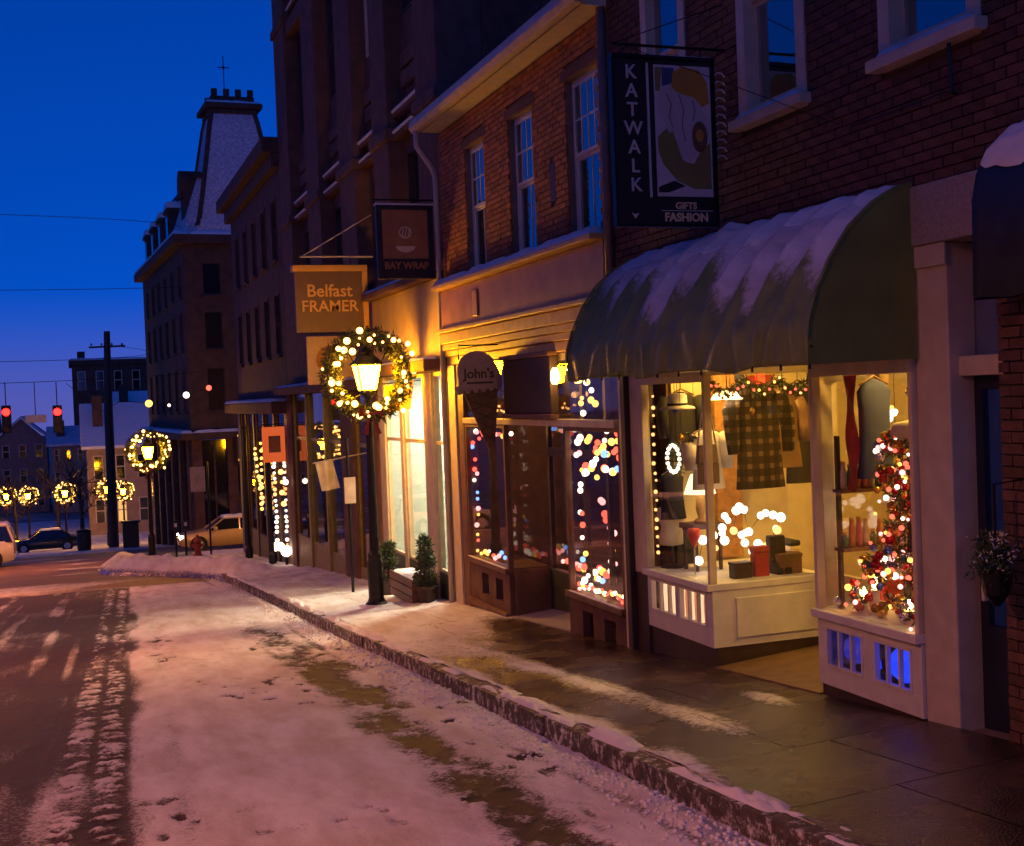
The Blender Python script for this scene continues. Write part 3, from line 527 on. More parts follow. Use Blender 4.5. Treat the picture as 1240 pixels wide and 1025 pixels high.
for i in range(NS - 1):
    for j in range(NYS - 1): SF.append((i * NYS + j, (i + 1) * NYS + j, (i + 1) * NYS + j + 1, i * NYS + j + 1))
c = MB(); c.v = SV; c.f = SF; c.build('snow', M['snow'], aw, smooth=True)
# ---- navy awning at the right edge
nw = thing('awning', 'navy blue awning with deep snow on top at the right edge', 'awning', (XF, 5.5, 2.7))
pn = [(5.745, 3.74), (5.64, 3.71), (5.53, 3.62), (5.44, 3.47), (5.40, 3.30), (5.39, 2.68)]
NPN = 40; b = MB()
for j in range(NPN):
    u = j / (NPN - 1); fr = (u * 5) % 1
    for k, (x, z) in enumerate(pn): b.v.append((x + (.018 * math.sin(math.pi * fr) if 0 < k < 6 else 0) * (1 if k < 5 else .5 + .5 * math.sin(u * 23)), 4.2 + 2.2 * u, z - (.015 * math.sin(math.pi * fr) if 0 < k < 5 else .008 * math.sin(u * 31))))
b.f = [(j * 6 + k, (j + 1) * 6 + k, (j + 1) * 6 + k + 1, j * 6 + k + 1) for j in range(NPN - 1) for k in range(5)]; nc = b.build('canopy', M['navy'], nw, smooth=True); md = nc.modifiers.new('t', 'SOLIDIFY'); md.thickness = .006; md.offset = -1
MB().prism([(x + .004, 6.4, z - .006) for x, z in pn] + [(5.745, 6.4, 2.69)], (0, -.008, 0)).build('end_panel', M['navy'], nw)
SV = MB(); NS, NYS = 16, 70
for i in range(NS):
    for j in range(NYS):
        u = j / (NYS - 1); lim = .66 + .12 * (float(fbm(np.array([u * 7.]), np.array([1.]), 3, 66)[0]) - .5) * 2; t = lim * i / (NS - 1) * 4.4; k = min(int(t), 4); q = t - k; x = pn[k][0] * (1 - q) + pn[k + 1][0] * q; z = pn[k][1] * (1 - q) + pn[k + 1][1] * q
        th = .075 * (1 - (i / (NS - 1)) ** 2.5) * (.6 + .7 * float(vnoise(np.array([u * 22.]), np.array([t * 3.]), 4)[0])) * min(1, (1 - u) * 14 + .1); SV.v.append((min(x - th * .7 * min(t / 2, 1) + (.004 if i == NS - 1 else -.004), 5.748), 4.2 + 2.2 * u, z + th * .8 - (.01 if i == NS - 1 else 0)))
SV.f = [(i * NYS + j, (i + 1) * NYS + j, (i + 1) * NYS + j + 1, i * NYS + j + 1) for i in range(NS - 1) for j in range(NYS - 1)]; SV.build('snow', M['snow'], nw, smooth=True)
# ---- hanging gift shop sign
kt = thing('hanging_sign', 'black hanging shop sign reading KATWALK with painted figure and gold hair', 'sign', (5.1, 10.0, 3.65))
KX0, KX1, KZ0, KZ1, KY = 4.62, 5.6, 3.66, 5.13, 10.0
MB().box(KX0, KX1, KY, KY + 0.06, KZ0, KZ1).build('board', M['signblack'], kt, bevel=0.008)
fb_ = MB(); fb_.box(KX0 - 0.02, KX1 + 0.02, KY - 0.02, KY + 0.08, KZ1, KZ1 + 0.03); fb_.box(KX0 - 0.02, KX0, KY - 0.01, KY + 0.07, KZ0, KZ1); fb_.box(KX1, KX1 + 0.02, KY - 0.01, KY + 0.07, KZ0, KZ1); fb_.box(KX0 - 0.02, KX1 + 0.02, KY - 0.01, KY + 0.07, KZ0 - 0.02, KZ0); fb_.build('frame', M['iron'], kt)
MB().box(KX0 + 0.315, KX0 + 0.335, KY - 0.012, KY, KZ0 + 0.24, KZ1 - 0.04).build('divider', M['letter'], kt)
for k, ch in enumerate('KATWALK'): text('letter', ch, M['letter'], kt, (KX0 + 0.165 + k * 0.003, KY - 0.004, KZ1 - 0.18 - k * 0.166), 0.17, 0.002)
MB().prism([(KX0 + 0.13, KY - 0.002, KZ0 + 0.1), (KX0 + 0.165, KY - 0.002, KZ0 + 0.05), (KX0 + 0.2, KY - 0.002, KZ0 + 0.1), (KX0 + 0.165, KY - 0.002, KZ0 + 0.085)], (0, -0.005, 0)).build('pointer_mark', M['letter'], kt)
text('lettering', 'GIFTS', M['palegold'], kt, (KX0 + 0.67, KY - 0.004, KZ0 + 0.14), 0.085, 0.002); text('lettering', 'FASHION', M['palegold'], kt, (KX0 + 0.67, KY - 0.004, KZ0 + 0.03), 0.105, 0.003)
MB().box(KX0 + 0.42, KX0 + 0.94, KY - 0.004, KY, KZ0 + 0.121, KZ0 + 0.127).build('rule', M['letter'], kt)
px0, px1, pz0, pz1 = KX0 + 0.39, KX1 - 0.03, KZ0 + 0.25, KZ1 - 0.05
M['p_white'] = mat('poster_pale', (0.62, 0.55, 0.55), 0.5, var=0.1); M['p_skin'] = mat('poster_skin', (0.55, 0.46, 0.46), 0.5, var=0.08); M['p_gold'] = mat('poster_gold', (0.5, 0.25, 0.03), 0.5, var=0.12); M['p_green'] = mat('poster_green', (0.23, 0.2, 0.055), 0.5, var=0.12); M['p_blue'] = mat('poster_blue', (0.06, 0.08, 0.2), 0.5)
po = MB().box(px0, px1, KY - 0.006, KY - 0.001, pz0, pz1).build('poster', M['p_white'], kt)
W_, H_ = px1 - px0, pz1 - pz0
def pp(pts, m_, lay, nm):
    MB().prism([(px0 + u * W_, KY - 0.006 - 0.002 * lay, pz0 + v * H_) for u, v in pts], (0, -0.0015, 0)).build(nm, m_, po)
def ring(cx, cy, rx, ry, n=20, a0=0, a1=6.283): return [(cx + rx * math.cos(a0 + (a1 - a0) * i / n), cy + ry * math.sin(a0 + (a1 - a0) * i / n)) for i in range(n)]
pp([(0.02, 0.8), (0.02, 0.98), (0.14, 0.98), (0.1, 0.8)], M['p_green'], 1, 'painted_shape'); pp([(0.14, 0.8), (0.14, 0.98), (0.36, 0.98), (0.3, 0.8)], M['p_blue'], 1, 'painted_shape')
pp([(0.03, 0.45), (0.2, 0.52), (0.34, 0.5), (0.42, 0.36), (0.5, 0.27), (0.66, 0.25), (0.78, 0.34), (0.97, 0.42), (0.97, 0.06), (0.66, 0.06), (0.36, 0.12), (0.12, 0.24), (0.04, 0.34)], M['p_green'], 1, 'painted_drape')
pp([(0.1, 0.83), (0.3, 0.86), (0.62, 0.78), (0.8, 0.72), (0.98, 0.52), (0.93, 0.45), (0.74, 0.56), (0.68, 0.52), (0.66, 0.4), (0.72, 0.33), (0.6, 0.27), (0.46, 0.28), (0.36, 0.42), (0.3, 0.5), (0.24, 0.48), (0.1, 0.62), (0.06, 0.74)], M['p_skin'], 2, 'painted_back')
pp([(0.3, 0.84), (0.34, 0.95), (0.5, 0.99), (0.8, 0.97), (0.94, 0.88), (0.97, 0.72), (0.84, 0.69), (0.7, 0.76), (0.5, 0.78), (0.38, 0.8)], M['p_gold'], 3, 'painted_hair')
pp(ring(0.78, 0.46, 0.14, 0.12), M['wood'], 3, 'painted_bag'); pp(ring(0.78, 0.47, 0.07, 0.05), M['p_gold'], 4, 'painted_clasp'); pp([(0.02, 0.07), (0.3, 0.12), (0.5, 0.08), (0.2, 0.03), (0.02, 0.03)], M['signblack'], 2, 'painted_shadow')
for pts in ([(0.42, 0.78), (0.5, 0.66), (0.46, 0.54), (0.52, 0.42)], [(0.2, 0.78), (0.28, 0.7), (0.24, 0.6), (0.3, 0.52)], [(0.66, 0.74), (0.7, 0.66), (0.66, 0.58)]):
    b = MB()
    for (u, v), (u2, v2) in zip(pts, pts[1:]): b.prism([(px0 + u * W_, KY - 0.0135, pz0 + v * H_), (px0 + u2 * W_, KY - 0.0135, pz0 + v2 * H_), (px0 + (u2 + .012) * W_, KY - 0.0135, pz0 + v2 * H_), (px0 + (u + .012) * W_, KY - 0.0135, pz0 + v * H_)], (0, -0.001, 0))
    b.build('painted_line', M['signblack'], po)
br = MB(); br.tube([(KX0, KY + 0.03, KZ1 + 0.12), (XF + 0.05, KY + 0.03, KZ1 + 0.12)], 0.014, 6); br.tube([(KX0 + 0.1, KY + 0.03, KZ1), (KX0 + 0.1, KY + 0.03, KZ1 + 0.12)], 0.008, 6); br.tube([(KX1 - 0.1, KY + 0.03, KZ1), (KX1 - 0.1, KY + 0.03, KZ1 + 0.12)], 0.008, 6)
br.tube([(KX0, KY + 0.03, KZ1 + 0.12), (XF + 0.04, KY + 0.03, KZ1 + 0.55)], 0.005, 5); br.tube([(KX0 + .1, KY + 0.03, KZ1 + 0.12), (XF + 0.04, 8.2, 4.15)], 0.004, 5); br.tube([(KX0 + .1, KY + 0.03, KZ1 + 0.12), (XF + 0.04, 12.0, 4.9)], 0.004, 5); br.build('bracket', M['iron'], kt)
sc_ = MB()
for k in range(11):
    z = KZ1 - 0.12 - k * 0.075; sc_.tube([(KX1 + 0.025, KY + 0.03, z), (KX1 + 0.07, KY + 0.03, z + 0.035), (KX1 + 0.12, KY + 0.03, z + 0.03), (KX1 + 0.145, KY + 0.03, z + 0.0)], 0.008, 5)
sc_.build('scroll_edge', M['letter'], kt); snowcap(kt, KX0 - 0.02, KX1 + 0.02, KY - 0.02, KY + 0.08, KZ1 + 0.03, 0.02, 9)
# iron bracket on the wall to the right
ib = thing('wall_bracket', 'small black iron bracket on the dark brick below the rightmost window', 'bracket', (XF, 6.9, 4.1))
MB().tube([(XF + 0.02, 6.92, 4.1), (XF - 0.05, 6.92, 4.12), (XF - 0.06, 6.92, 4.45)], 0.014, 6).build('arm', M['iron'], ib); MB().tube([(XF - 0.05, 6.92, 4.14), (XF - 0.06, 7.6, 4.13), (XF + 0.02, 8.3, 4.16)], 0.006, 5).build('stay_rod', M['iron'], ib)
# ================================================================ BUILDING B (two storeys, ice cream shop)
BY0, BY1 = 12.56, 19.2
Bd = thing('brick_shop_building', 'low two-storey orange brick building with three sash windows and brown fascia', 'building', (XF, BY0, sw(XF, 16)))
winB = [(12.92, 13.86), (14.98, 15.92), (16.98, 17.9)]
holeB = [(a, b, 4.03, 5.92) for a, b in winB]
wall(MB(), 'x', BY0, BY1, 3.9, 6.42, XF + 0.03, XF + 0.35, holeB).build('wall', M['mortar'], Bd)
bricks(Bd, M['brickB'], BY0 + 0.12, BY1, 3.98, 6.42, XF, [(a - 0.0, b, 4.0, 6.06) for a, b in winB] + [(14.25, 14.42, 4.55, 5.05)], 0)
for a, b in winB:
    window(Bd, 'x', a, b, 4.03, 5.92, XF + 0.05, M['white'], fw=0.05, rec=0.07, meet=5.0, grid=(4, 2), lower=(2, 1), sill=False, proud=-0.05)
    MB().box(XF - 0.012, XF + 0.06, a - 0.12, b + 0.12, 5.923, 6.058).build('stone_lintel', M['stoneC'], Bd, bevel=0.006)
    MB().box(XF - 0.05, XF + 0.17, a + 0.002, b - 0.002, 3.955, 4.028).build('window_sill', M['stoneC'], Bd)
MB().box(XF - 0.004, XF + 0.03, 14.26, 14.41, 4.56, 5.04).build('wall_vent', M['darkwood'], Bd)
# roof: eaves gutter, slope, snow
gt = MB(); gp = [(5.30, 6.62), (5.28, 6.5), (5.33, 6.43), (5.42, 6.42), (5.46, 6.5), (5.46, 6.62)]
gt.prism([(x, BY0 - 0.1, z) for x, z in gp], (0, BY1 - BY0 + 0.2, 0)); gt.build('gutter', M['pipe'], Bd, bevel=0.01)
MB().prism([(5.46, BY0, 6.43), (XF + 0.03, BY0, 6.43), (XF + 0.03, BY0, 6.6), (5.46, BY0, 6.55)], (0, BY1 - BY0, 0)).build('soffit', M['beige'], Bd)
MB().prism([(5.44, BY0, 6.63), (10.5, BY0, 8.6), (10.5, BY0, 8.4), (5.44, BY0, 6.5)], (0, BY1 - BY0, 0)).build('roof', M['slate'], Bd)
MB().tube([(5.36, BY1 - 0.05, 6.45), (5.36, BY1 - 0.05, 6.2), (5.62, BY1 - 0.03, 5.85), (5.66, BY1 - 0.03, 5.7), (5.66, BY1 + 0.0, -1.2)], 0.045, 10).build('downspout', M['pipe'], Bd, smooth=True)
MB().tube([(XF - 0.05, BY0 + 0.06, 6.45), (XF - 0.05, BY0 + 0.06, 2.4)], 0.05, 10).build('downspout', M['pipedark'], Bd, smooth=True)
# fascia, ledges and mouldings
MB().box(XF - 0.10, XF + 0.3, BY0 + 0.12, BY1 - 0.06, 3.27, 3.88).build('fascia', M['copper'], Bd, bevel=0.01)
MB().box(XF - 0.26, XF + 0.03, BY0 + 0.12, BY1 - 0.06, 3.885, 3.955).build('ledge', M['gilt'], Bd, bevel=0.012)
MB().box(XF - 0.2, XF - 0.101, BY0 + 0.12, BY1 - 0.06, 3.2, 3.265).build('ledge', M['gilt'], Bd, bevel=0.012)
for k, (z0_, z1_, d_) in enumerate(((3.03, 3.195, 0.13), (2.93, 3.027, 0.10), (2.83, 2.927, 0.07), (2.70, 2.827, 0.03))): MB().box(XF - d_, XF + 0.3, BY0 + 0.12, BY1 - 0.06, z0_, z1_).build('moulding', M['gilt'], Bd, bevel=0.012)
snowcap(Bd, XF - 0.25, XF - 0.01, BY0 + 0.15, BY1 - 0.1, 3.955, 0.1, 31)
MB().box(XF - 0.125, XF - 0.101, 17.2, 17.42, 3.36, 3.74).build('fascia_letter', M['gold'], Bd, bevel=0.01)
# shop front: posts, windows, transom, recess
MB().box(XF - 0.05, XF + 0.25, 18.72, 19.1, -1.3, 2.697).build('pilaster', M['cream'], Bd, bevel=0.01)
MB().box(XF - 0.02, XF + 0.2, 18.4, 18.717, -1.3, 2.697).build('pilaster', M['wood'], Bd, bevel=0.01)
MB().box(XF - 0.045, XF + 0.1, 12.7, 18.4, 1.77, 1.86).build('transom_bar', M['cream'], Bd, bevel=0.01)
def shopwin(parent, a0, a1, zs, ztop, m_, name='display_window', ztr=None):
    b = MB(); b.box(XF - 0.01, XF + 0.06, a0, a0 + 0.06, zs, ztop); b.box(XF - 0.01, XF + 0.06, a1 - 0.06, a1, zs, ztop); b.box(XF - 0.01, XF + 0.06, a0 + 0.06, a1 - 0.06, ztop - 0.05, ztop)
    w = b.build(name, m_, parent); MB().box(XF + 0.02, XF + 0.027, a0 + 0.06, a1 - 0.06, zs, ztop - 0.05).build('pane', M['glass'], w); return w
w1 = shopwin(Bd, 16.55, 18.4, -0.28, 1.768, M['wood']); w2 = shopwin(Bd, 12.62, 14.3, -0.26, 1.768, M['wood'])
for a0, a1, zs, w in ((16.55, 18.4, -0.28, w1), (12.62, 14.3, -0.26, w2)):
    MB().box(XF - 0.07, XF + 0.6, a0, a1, zs - 0.08, zs).build('sill', M['wood'], w, bevel=0.01)
    hs = [(a0 + 0.3, a0 + 0.62, zs - 0.52, zs - 0.2), (a0 + 0.95, a0 + 1.27, zs - 0.52, zs - 0.2)]
    o = wall(MB(), 'x', a0, a1, zs - 1.4, zs - 0.082, XF - 0.01, XF + 0.1, hs).build('bulkhead', M['stoneC'], w)
    snowcap(w, XF - 0.065, XF - 0.015, a0 + 0.05, a1 - 0.05, zs, 0.015, int(a0))
    MB().box(XF - 0.08, XF - 0.012, a0 + 0.02, a1 - 0.02, zs - 0.72, zs - 0.64).build('bulkhead_rail', M['wood'], w, bevel=0.008)
for a0, a1 in ((12.62, 14.3), (16.55, 18.4)):
    MB().box(XF + 0.02, XF + 0.027, a0, a1, 1.862, 2.697).build('transom_pane', M['glass'], Bd)
# recessed doorway with set-back window and green bulkhead
RX = 6.35
for y in (14.33, 16.5):
    b = MB(); b.box(XF + 0.06, RX, y - 0.02, y + 0.02, -1.4, -0.3); o = b.build('side_panel', M['wood'], Bd); MB().box(XF + 0.06, RX, y - 0.004, y + 0.004, -0.3, 1.767).build('pane', M['glass'], o)
b = MB(); b.box(RX, RX + 0.06, 14.35, 14.43, -0.3, 2.69); b.box(RX, RX + 0.06, 16.4, 16.48, -0.3, 2.69); b.box(RX, RX + 0.06, 15.1, 15.2, -0.3, 2.69); b.box(RX, RX + 0.06, 14.43, 15.1, 1.3, 1.42); b.box(RX, RX + 0.06, 15.2, 16.4, 1.3, 1.42)
rw = b.build('recessed_window', M['darkwood'], Bd); MB().box(RX + 0.025, RX + 0.03, 14.43, 16.4, -0.3, 2.69).build('pane', M['glass'], rw)
M['dkgreen'] = mat('dark_green_paint', (0.05, 0.062, 0.035), 0.5, var=0.2, bump=0.1)
MB().box(RX - 0.02, RX + 0.08, 14.35, 16.48, -1.3, -0.302).build('bulkhead', M['dkgreen'], rw, bevel=0.01)
MB().quadbox([(XF, 14.32, sw(XF, 14.3) - .3), (RX, 14.32, sw(XF, 14.3) - .3), (RX, 16.5, sw(XF, 16.5) - .3), (XF, 16.5, sw(XF, 16.5) - .3), (XF, 14.32, sw(XF, 14.3) + .02), (RX, 14.32, sw(XF, 14.3) + .08), (RX, 16.5, sw(XF, 16.5) + .08), (XF, 16.5, sw(XF, 16.5) + .02)]).build('entry_floor', M['greystone'], Bd)
MB().box(XF + 0.1, RX, 14.35, 16.48, 2.6, 2.69).build('recess_ceiling', M['cream'], Bd)
# interior shell
M['dimwall'] = mat('brown_shop_wall', (0.26, 0.16, 0.09), 0.7, var=0.2)
b = MB(); b.box(8.4, 8.45, BY0 + .1, 19.0, -1.4, 2.69); b.box(XF + 0.1, 8.4, BY0 + .1, BY0 + .14, -1.4, 2.69); b.box(XF + 0.1, 8.4, 19.0, 19.04, -1.4, 2.69); b.box(RX + .1, 8.4, BY0 + .14, 19.0, 2.64, 2.69); b.box(XF + .1, RX + .1, BY0 + .14, 14.3, 2.64, 2.69); b.box(XF + .1, RX + .1, 16.52, 19, 2.64, 2.69); b.box(RX + .1, 8.4, BY0 + .14, 19.0, -1.4, -1.0); b.build('shop_interior', M['dimwall'], Bd)
M['dimlamp'] = emit('dim_shop_lamp', (1.0, 0.5, 0.2), 26)
for k, (x, y, s_) in enumerate(((7.2, 13.6, 'behind the right window'), (7.2, 17.4, 'behind the left window'))):
    t = thing('ceiling_lamp', 'dim ceiling lamp inside the ice cream shop ' + s_, 'lamp', (x, y, 2.6)); MB().lathe((x, y, 2.5), [(0.16, 0.12), (0.17, 0.05), (0.14, 0.04)], 14).build('rim', M['cream'], t); MB().lathe((x, y, 2.5), [(0.001, 0.0), (0.1, 0.015), (0.14, 0.05)], 14).build('diffuser', M['dimlamp'], t)
# dark box put in for the dark upper recess, wall lamp
ds = thing('recess_box', 'dark wooden box put in for the dark upper recess above the doorway', 'sign', (XF, 15.3, 1.86))
MB().box(5.64, XF + 0.0, 14.42, 16.2, 1.93, 2.66).build('box', M['darkwood'], ds, bevel=0.015); MB().box(5.6, XF - 0.01, 14.38, 16.24, 2.661, 2.72).build('cap', M['wood'], ds, bevel=0.01); MB().box(5.61, XF - 0.01, 14.39, 16.23, 1.87, 1.928).build('bottom_rail', M['wood'], ds, bevel=0.01)
sc = thing('wall_lamp', 'small glowing wall lamp beside the dark recess box', 'lamp', (XF, 14.2, 2.35)); M['sconce'] = emit('wall_lamp_light', (1.0, 0.48, 0.1), 60)
MB().lathe((XF - 0.13, 14.2, 2.3), [(0.03, 0), (0.055, 0.05), (0.05, 0.15), (0.02, 0.2)], 10).build('shade', M['sconce'], sc, smooth=True); MB().tube([(XF + 0.02, 14.2, 2.52), (XF - 0.13, 14.2, 2.54), (XF - 0.13, 14.2, 2.49)], 0.012, 6).build('arm', M['iron'], sc)
# ice cream cone sign
ic = thing('ice_cream_sign', 'ice cream cone shaped hanging sign with scalloped scoop lettered in dark paint', 'sign', (5.38, 16.5, 1.43))
M['scoop'] = mat('scoop_paint', (0.33, 0.22, 0.2), 0.6, var=0.15, vs=12); M['conewood'] = mat('cone_paint', (0.12, 0.055, 0.025), 0.6, var=0.3, vs=10)
pts = [(5.02, 2.30), (5.08, 2.34), (5.07, 2.52)] + [(5.36 + 0.29 * math.cos(R(a)), 2.54 + 0.28 * math.sin(R(a))) for a in range(170, 5, -15)] + [(5.70, 2.5), (5.73, 2.40)]
sc2 = []
for k in range(6): cx_ = 5.67 - k * 0.115; sc2 += [(cx_ + 0.045 * math.cos(R(a)), 2.31 - 0.01 * k + 0.05 * math.sin(R(a))) for a in (0, -45, -90, -135, -180)]
MB().prism([(x, 16.47, z) for x, z in pts + sc2], (0, 0.06, 0)).build('scoop', M['scoop'], ic, bevel=0.008)
MB().prism([(5.13, 16.485, 2.29), (5.66, 16.485, 2.29), (5.58, 16.485, 1.42), (5.50, 16.485, 1.42)], (0, 0.04, 0)).build('cone', M['conewood'], ic, bevel=0.006)
for k in range(5):
    for sg in (-1, 1):
        z = 2.2 - k * 0.15; wd = 0.24 * (z - 1.3) / 0.95; cxx = 5.54 - (z - 1.42) * 0.16
        MB().tube([(cxx - wd, 16.482, z - 0.06 * sg), (cxx + wd, 16.482, z + 0.06 * sg)], 0.006, 4).build('waffle_line', M['darkwood'], ic)
text('lettering', "John's", M['signblack'], ic, (5.38, 16.466, 2.44), 0.19, 0.003); MB().box(5.2, 5.58, 16.464, 16.47, 2.36, 2.385).build('underline', M['signblack'], ic)
MB().tube([(XF + 0.02, 16.5, 2.9), (5.1, 16.5, 2.9), (5.1, 16.5, 2.7)], 0.012, 6).build('bracket', M['iron'], ic)
# restaurant sign with the bowl
bw = thing('hanging_sign', 'square brown hanging sign with drawn bowl and lettering BAY WRAP in black frame', 'sign', (5.3, 19.25, 4.1))
SX0, SX1, SZ0, SZ1, SY = 4.70, 5.57, 4.10, 5.27, 19.22
MB().box(SX0, SX1, SY, SY + 0.07, SZ0, SZ1).build('board', M['signbrown'], bw)
b = MB(); b.box(SX0 - 0.03, SX0 + 0.06, SY - 0.02, SY + 0.09, SZ0, SZ1); b.box(SX1 - 0.06, SX1 + 0.03, SY - 0.02, SY + 0.09, SZ0, SZ1); b.box(SX0 + 0.06, SX1 - 0.06, SY - 0.02, SY + 0.09, SZ1 - 0.07, SZ1); b.box(SX0 + 0.06, SX1 - 0.06, SY - 0.02, SY + 0.09, SZ0, SZ0 + 0.32); b.build('frame', M['signblack'], bw, bevel=0.008)
text('lettering', 'BAY WRAP', M['signbrown'], bw, ((SX0 + SX1) / 2, SY - 0.024, SZ0 + 0.16), 0.155, 0.004, sx=0.95)
cxs = (SX0 + SX1) / 2
MB().prism([(cxs + 0.16 * math.cos(R(a)), SY - 0.002, SZ0 + 0.52 + 0.1 * math.sin(R(a))) for a in range(180, 361, 20)], (0, -0.006, 0)).build('painted_bowl', M['palegold'], bw)
b = MB(); 
for k in range(9): a = k / 9 * 6.283; b.tube([(cxs + 0.1 * math.cos(a), SY - 0.004, SZ0 + 0.74 + 0.09 * math.sin(a)), (cxs + 0.1 * math.cos(a + .7), SY - 0.004, SZ0 + 0.74 + 0.09 * math.sin(a + .7))], 0.012, 5)
for k in (-1, 0, 1): b.tube([(cxs + 0.05 * k, SY - 0.004, SZ0 + 0.67), (cxs + 0.05 * k + 0.02, SY - 0.004, SZ0 + 0.8)], 0.009, 5)
b.build('painted_steam', M['palegold'], bw)
MB().tube([(XF + 0.02, SY + 0.03, SZ1 + 0.09), (SX0 - 0.1, SY + 0.03, SZ1 + 0.09)], 0.015, 6).build('bracket', M['iron'], bw); MB().box(SX0 - 0.04, SX1 + 0.04, SY - 0.03, SY + 0.1, SZ1 + 0.002, SZ1 + 0.03).build('cap', M['letter'], bw)
# ================================================================ BUILDING C (tall, pilasters)
CY0, CY1 = 19.2, 34.9
Cd = thing('tall_brownstone_block', 'tall dark brownstone block with piers and recessed window bays', 'building', (XF, CY0, sw(XF, 24)))
pil = [(19.2, 20.5), (22.5, 23.7), (25.4, 26.9), (29.2, 30.8), (33.2, 34.9)]; bays = [(20.5, 22.5), (23.7, 25.4), (26.9, 29.2), (30.8, 33.2)]
M['brickC'] = mat('brownstone_brick', (0.13, 0.066, 0.05), 0.85, var=0.3, vs=3, bump=0.5, bs=40)
for a, b_ in pil: MB().box(XF, XF + 0.8, a, b_, 4.25, 19.0).build('pier', M['brickC'], Cd, bevel=0.02)
fl = [(4.85, 6.75), (9.25, 11.9), (13.6, 16.2)]
for k, (a, b_) in enumerate(bays):
    hs = [(a + 0.22, b_ - 0.22, z0_, z1_) for z0_, z1_ in fl]
    wall(MB(), 'x', a, b_, 4.25, 19.0, XF + 0.32, XF + 0.7, hs).build('bay_wall', M['stoneC'], Cd)
    for z0_, z1_ in fl:
        window(Cd, 'x', a + 0.22, b_ - 0.22, z0_, z1_, XF + 0.32, M['darkwood'] if (k, z0_) != (1, 9.25) else M['beige'], fw=0.07, rec=0.12, meet=(z0_ + z1_) / 2, sill=False)
    for zz in (7.1, 7.48, 12.6):
        MB().box(XF + 0.1, XF + 0.32, a + 0.002, b_ - 0.002, zz - 0.08, zz).build('ledge', M['stoneC'], Cd, bevel=0.01); MB().box(XF + 0.075, XF + 0.315, a + 0.02, b_ - 0.02, zz + .001, zz + .06).build('snow', M['snow'], Cd, bevel=.025)
    for zz in (7.9, 8.25): MB().box(XF + 0.22, XF + 0.32, a + 0.25, b_ - 0.25, zz, zz + 0.28).build('spandrel_panel', M['stoneC'], Cd, bevel=0.015)
    MB().box(XF + 0.06, XF + 0.45, a + 0.002, b_ - 0.002, 11.92, 12.3).build('arch_lintel', M['stoneC'], Cd, bevel=0.02)
for k, (a, b_) in enumerate(pil):
    for zz in (7.0, 12.3, 17.0): MB().box(XF - 0.07, XF + 0.3, a - 0.06, b_ + 0.06, zz, zz + 0.22).build('pier_band', M['stoneC'], Cd, bevel=0.02)
    for zz in (7.22,): snowcap(Cd, XF - 0.06, XF - 0.003, a - 0.05, b_ + 0.05, zz, 0.02, k)
MB().box(XF + 0.8, 16, CY0, CY0 + 0.4, 0, 19.0).build('side_wall', mat('side_brick', (0.12, 0.05, 0.035), 0.9, var=0.35, vs=5, bump=0.6, bs=25), Cd)
MB().box(XF - 0.3, 16, CY0 - 0.1, CY1, 19.0, 19.6).build('cornice', M['stoneC'], Cd, bevel=0.05); MB().box(XF + 0.82, 16, CY1 - 0.4, CY1, -3, 19.0).build('side_wall', M['stoneC'], Cd); MB().box(XF + 0.82, 15.9, CY0 + 0.42, CY1 - 0.42, 4.1, 4.24).build('floor_slab', M['darkroom'], Cd)
# ground floor of C: sign band, cornices, shop fronts
M['ochre'] = mat('ochre_sign_band', (0.52, 0.36, 0.14), 0.5, var=0.12, vs=3, bump=0.1, bs=8)
MB().box(XF - 0.1, XF + 0.3, 19.3, 23.9, 2.82, 4.12).build('sign_band', M['ochre'], Cd, bevel=0.01)
MB().box(XF - 0.3, XF + 0.3, 19.35, 23.95, 4.125, 4.245).build('ledge', M['stoneC'], Cd, bevel=0.02); snowcap(Cd, XF - 0.29, XF - 0.01, 19.4, 23.9, 4.245, 0.07, 12)
MB().box(XF - 0.38, XF + 0.3, 19.3, 24.0, 2.62, 2.815).build('cornice', M['stoneC'], Cd, bevel=0.03); snowcap(Cd, XF - 0.37, XF - 0.11, 19.35, 23.95, 2.815, 0.05, 13)
MB().box(XF - 0.0, XF + 0.3, 24.0, 34.9, 2.6, 4.245).build('sign_band', M['stoneC'], Cd)
MB().box(XF - 0.4, XF - 0.003, 24.01, 34.95, 2.42, 2.62).build('cornice', M['stoneC'], Cd, bevel=0.03); snowcap(Cd, XF - 0.39, XF - 0.02, 24.1, 34.9, 2.62, 0.06, 14)
M['teal'] = mat('teal_shop_wall', (0.5, 0.58, 0.52), 0.7, var=0.08)
# near shop: bright windows between cream mullions
for a0, a1, m_ in ((19.3, 19.42, 'cream'), (20.1, 20.65, 'cream'), (22.1, 22.3, 'cream'), (23.5, 23.95, 'cream')): MB().box(XF - 0.05, XF + 0.1, a0, a1, -1.7, 2.615).build('mullion', M[m_], Cd, bevel=0.01)
for a0, a1 in ((19.42, 20.1), (20.65, 22.1), (22.3, 23.5)):
    b = MB(); b.box(XF, XF + 0.05, a0, a1, -0.75, -0.7); b.box(XF, XF + 0.05, a0, a1, 2.55, 2.615); b.box(XF - .002, XF + 0.052, a0, a0 + .03, -0.72, 2.58); b.box(XF - .002, XF + 0.052, a1 - .03, a1, -0.72, 2.58); b.box(XF, XF + 0.05, a0 + .02, a1 - .02, 1.4, 1.46); w = b.build('display_window', M['cream'], Cd); MB().box(XF + 0.02, XF + 0.027, a0, a1, -0.7, 2.55).build('pane', M['glass'], w)
    MB().box(XF - 0.02, XF + 0.08, a0, a1, -1.8, -0.752).build('bulkhead', M['dkgreen'], w)
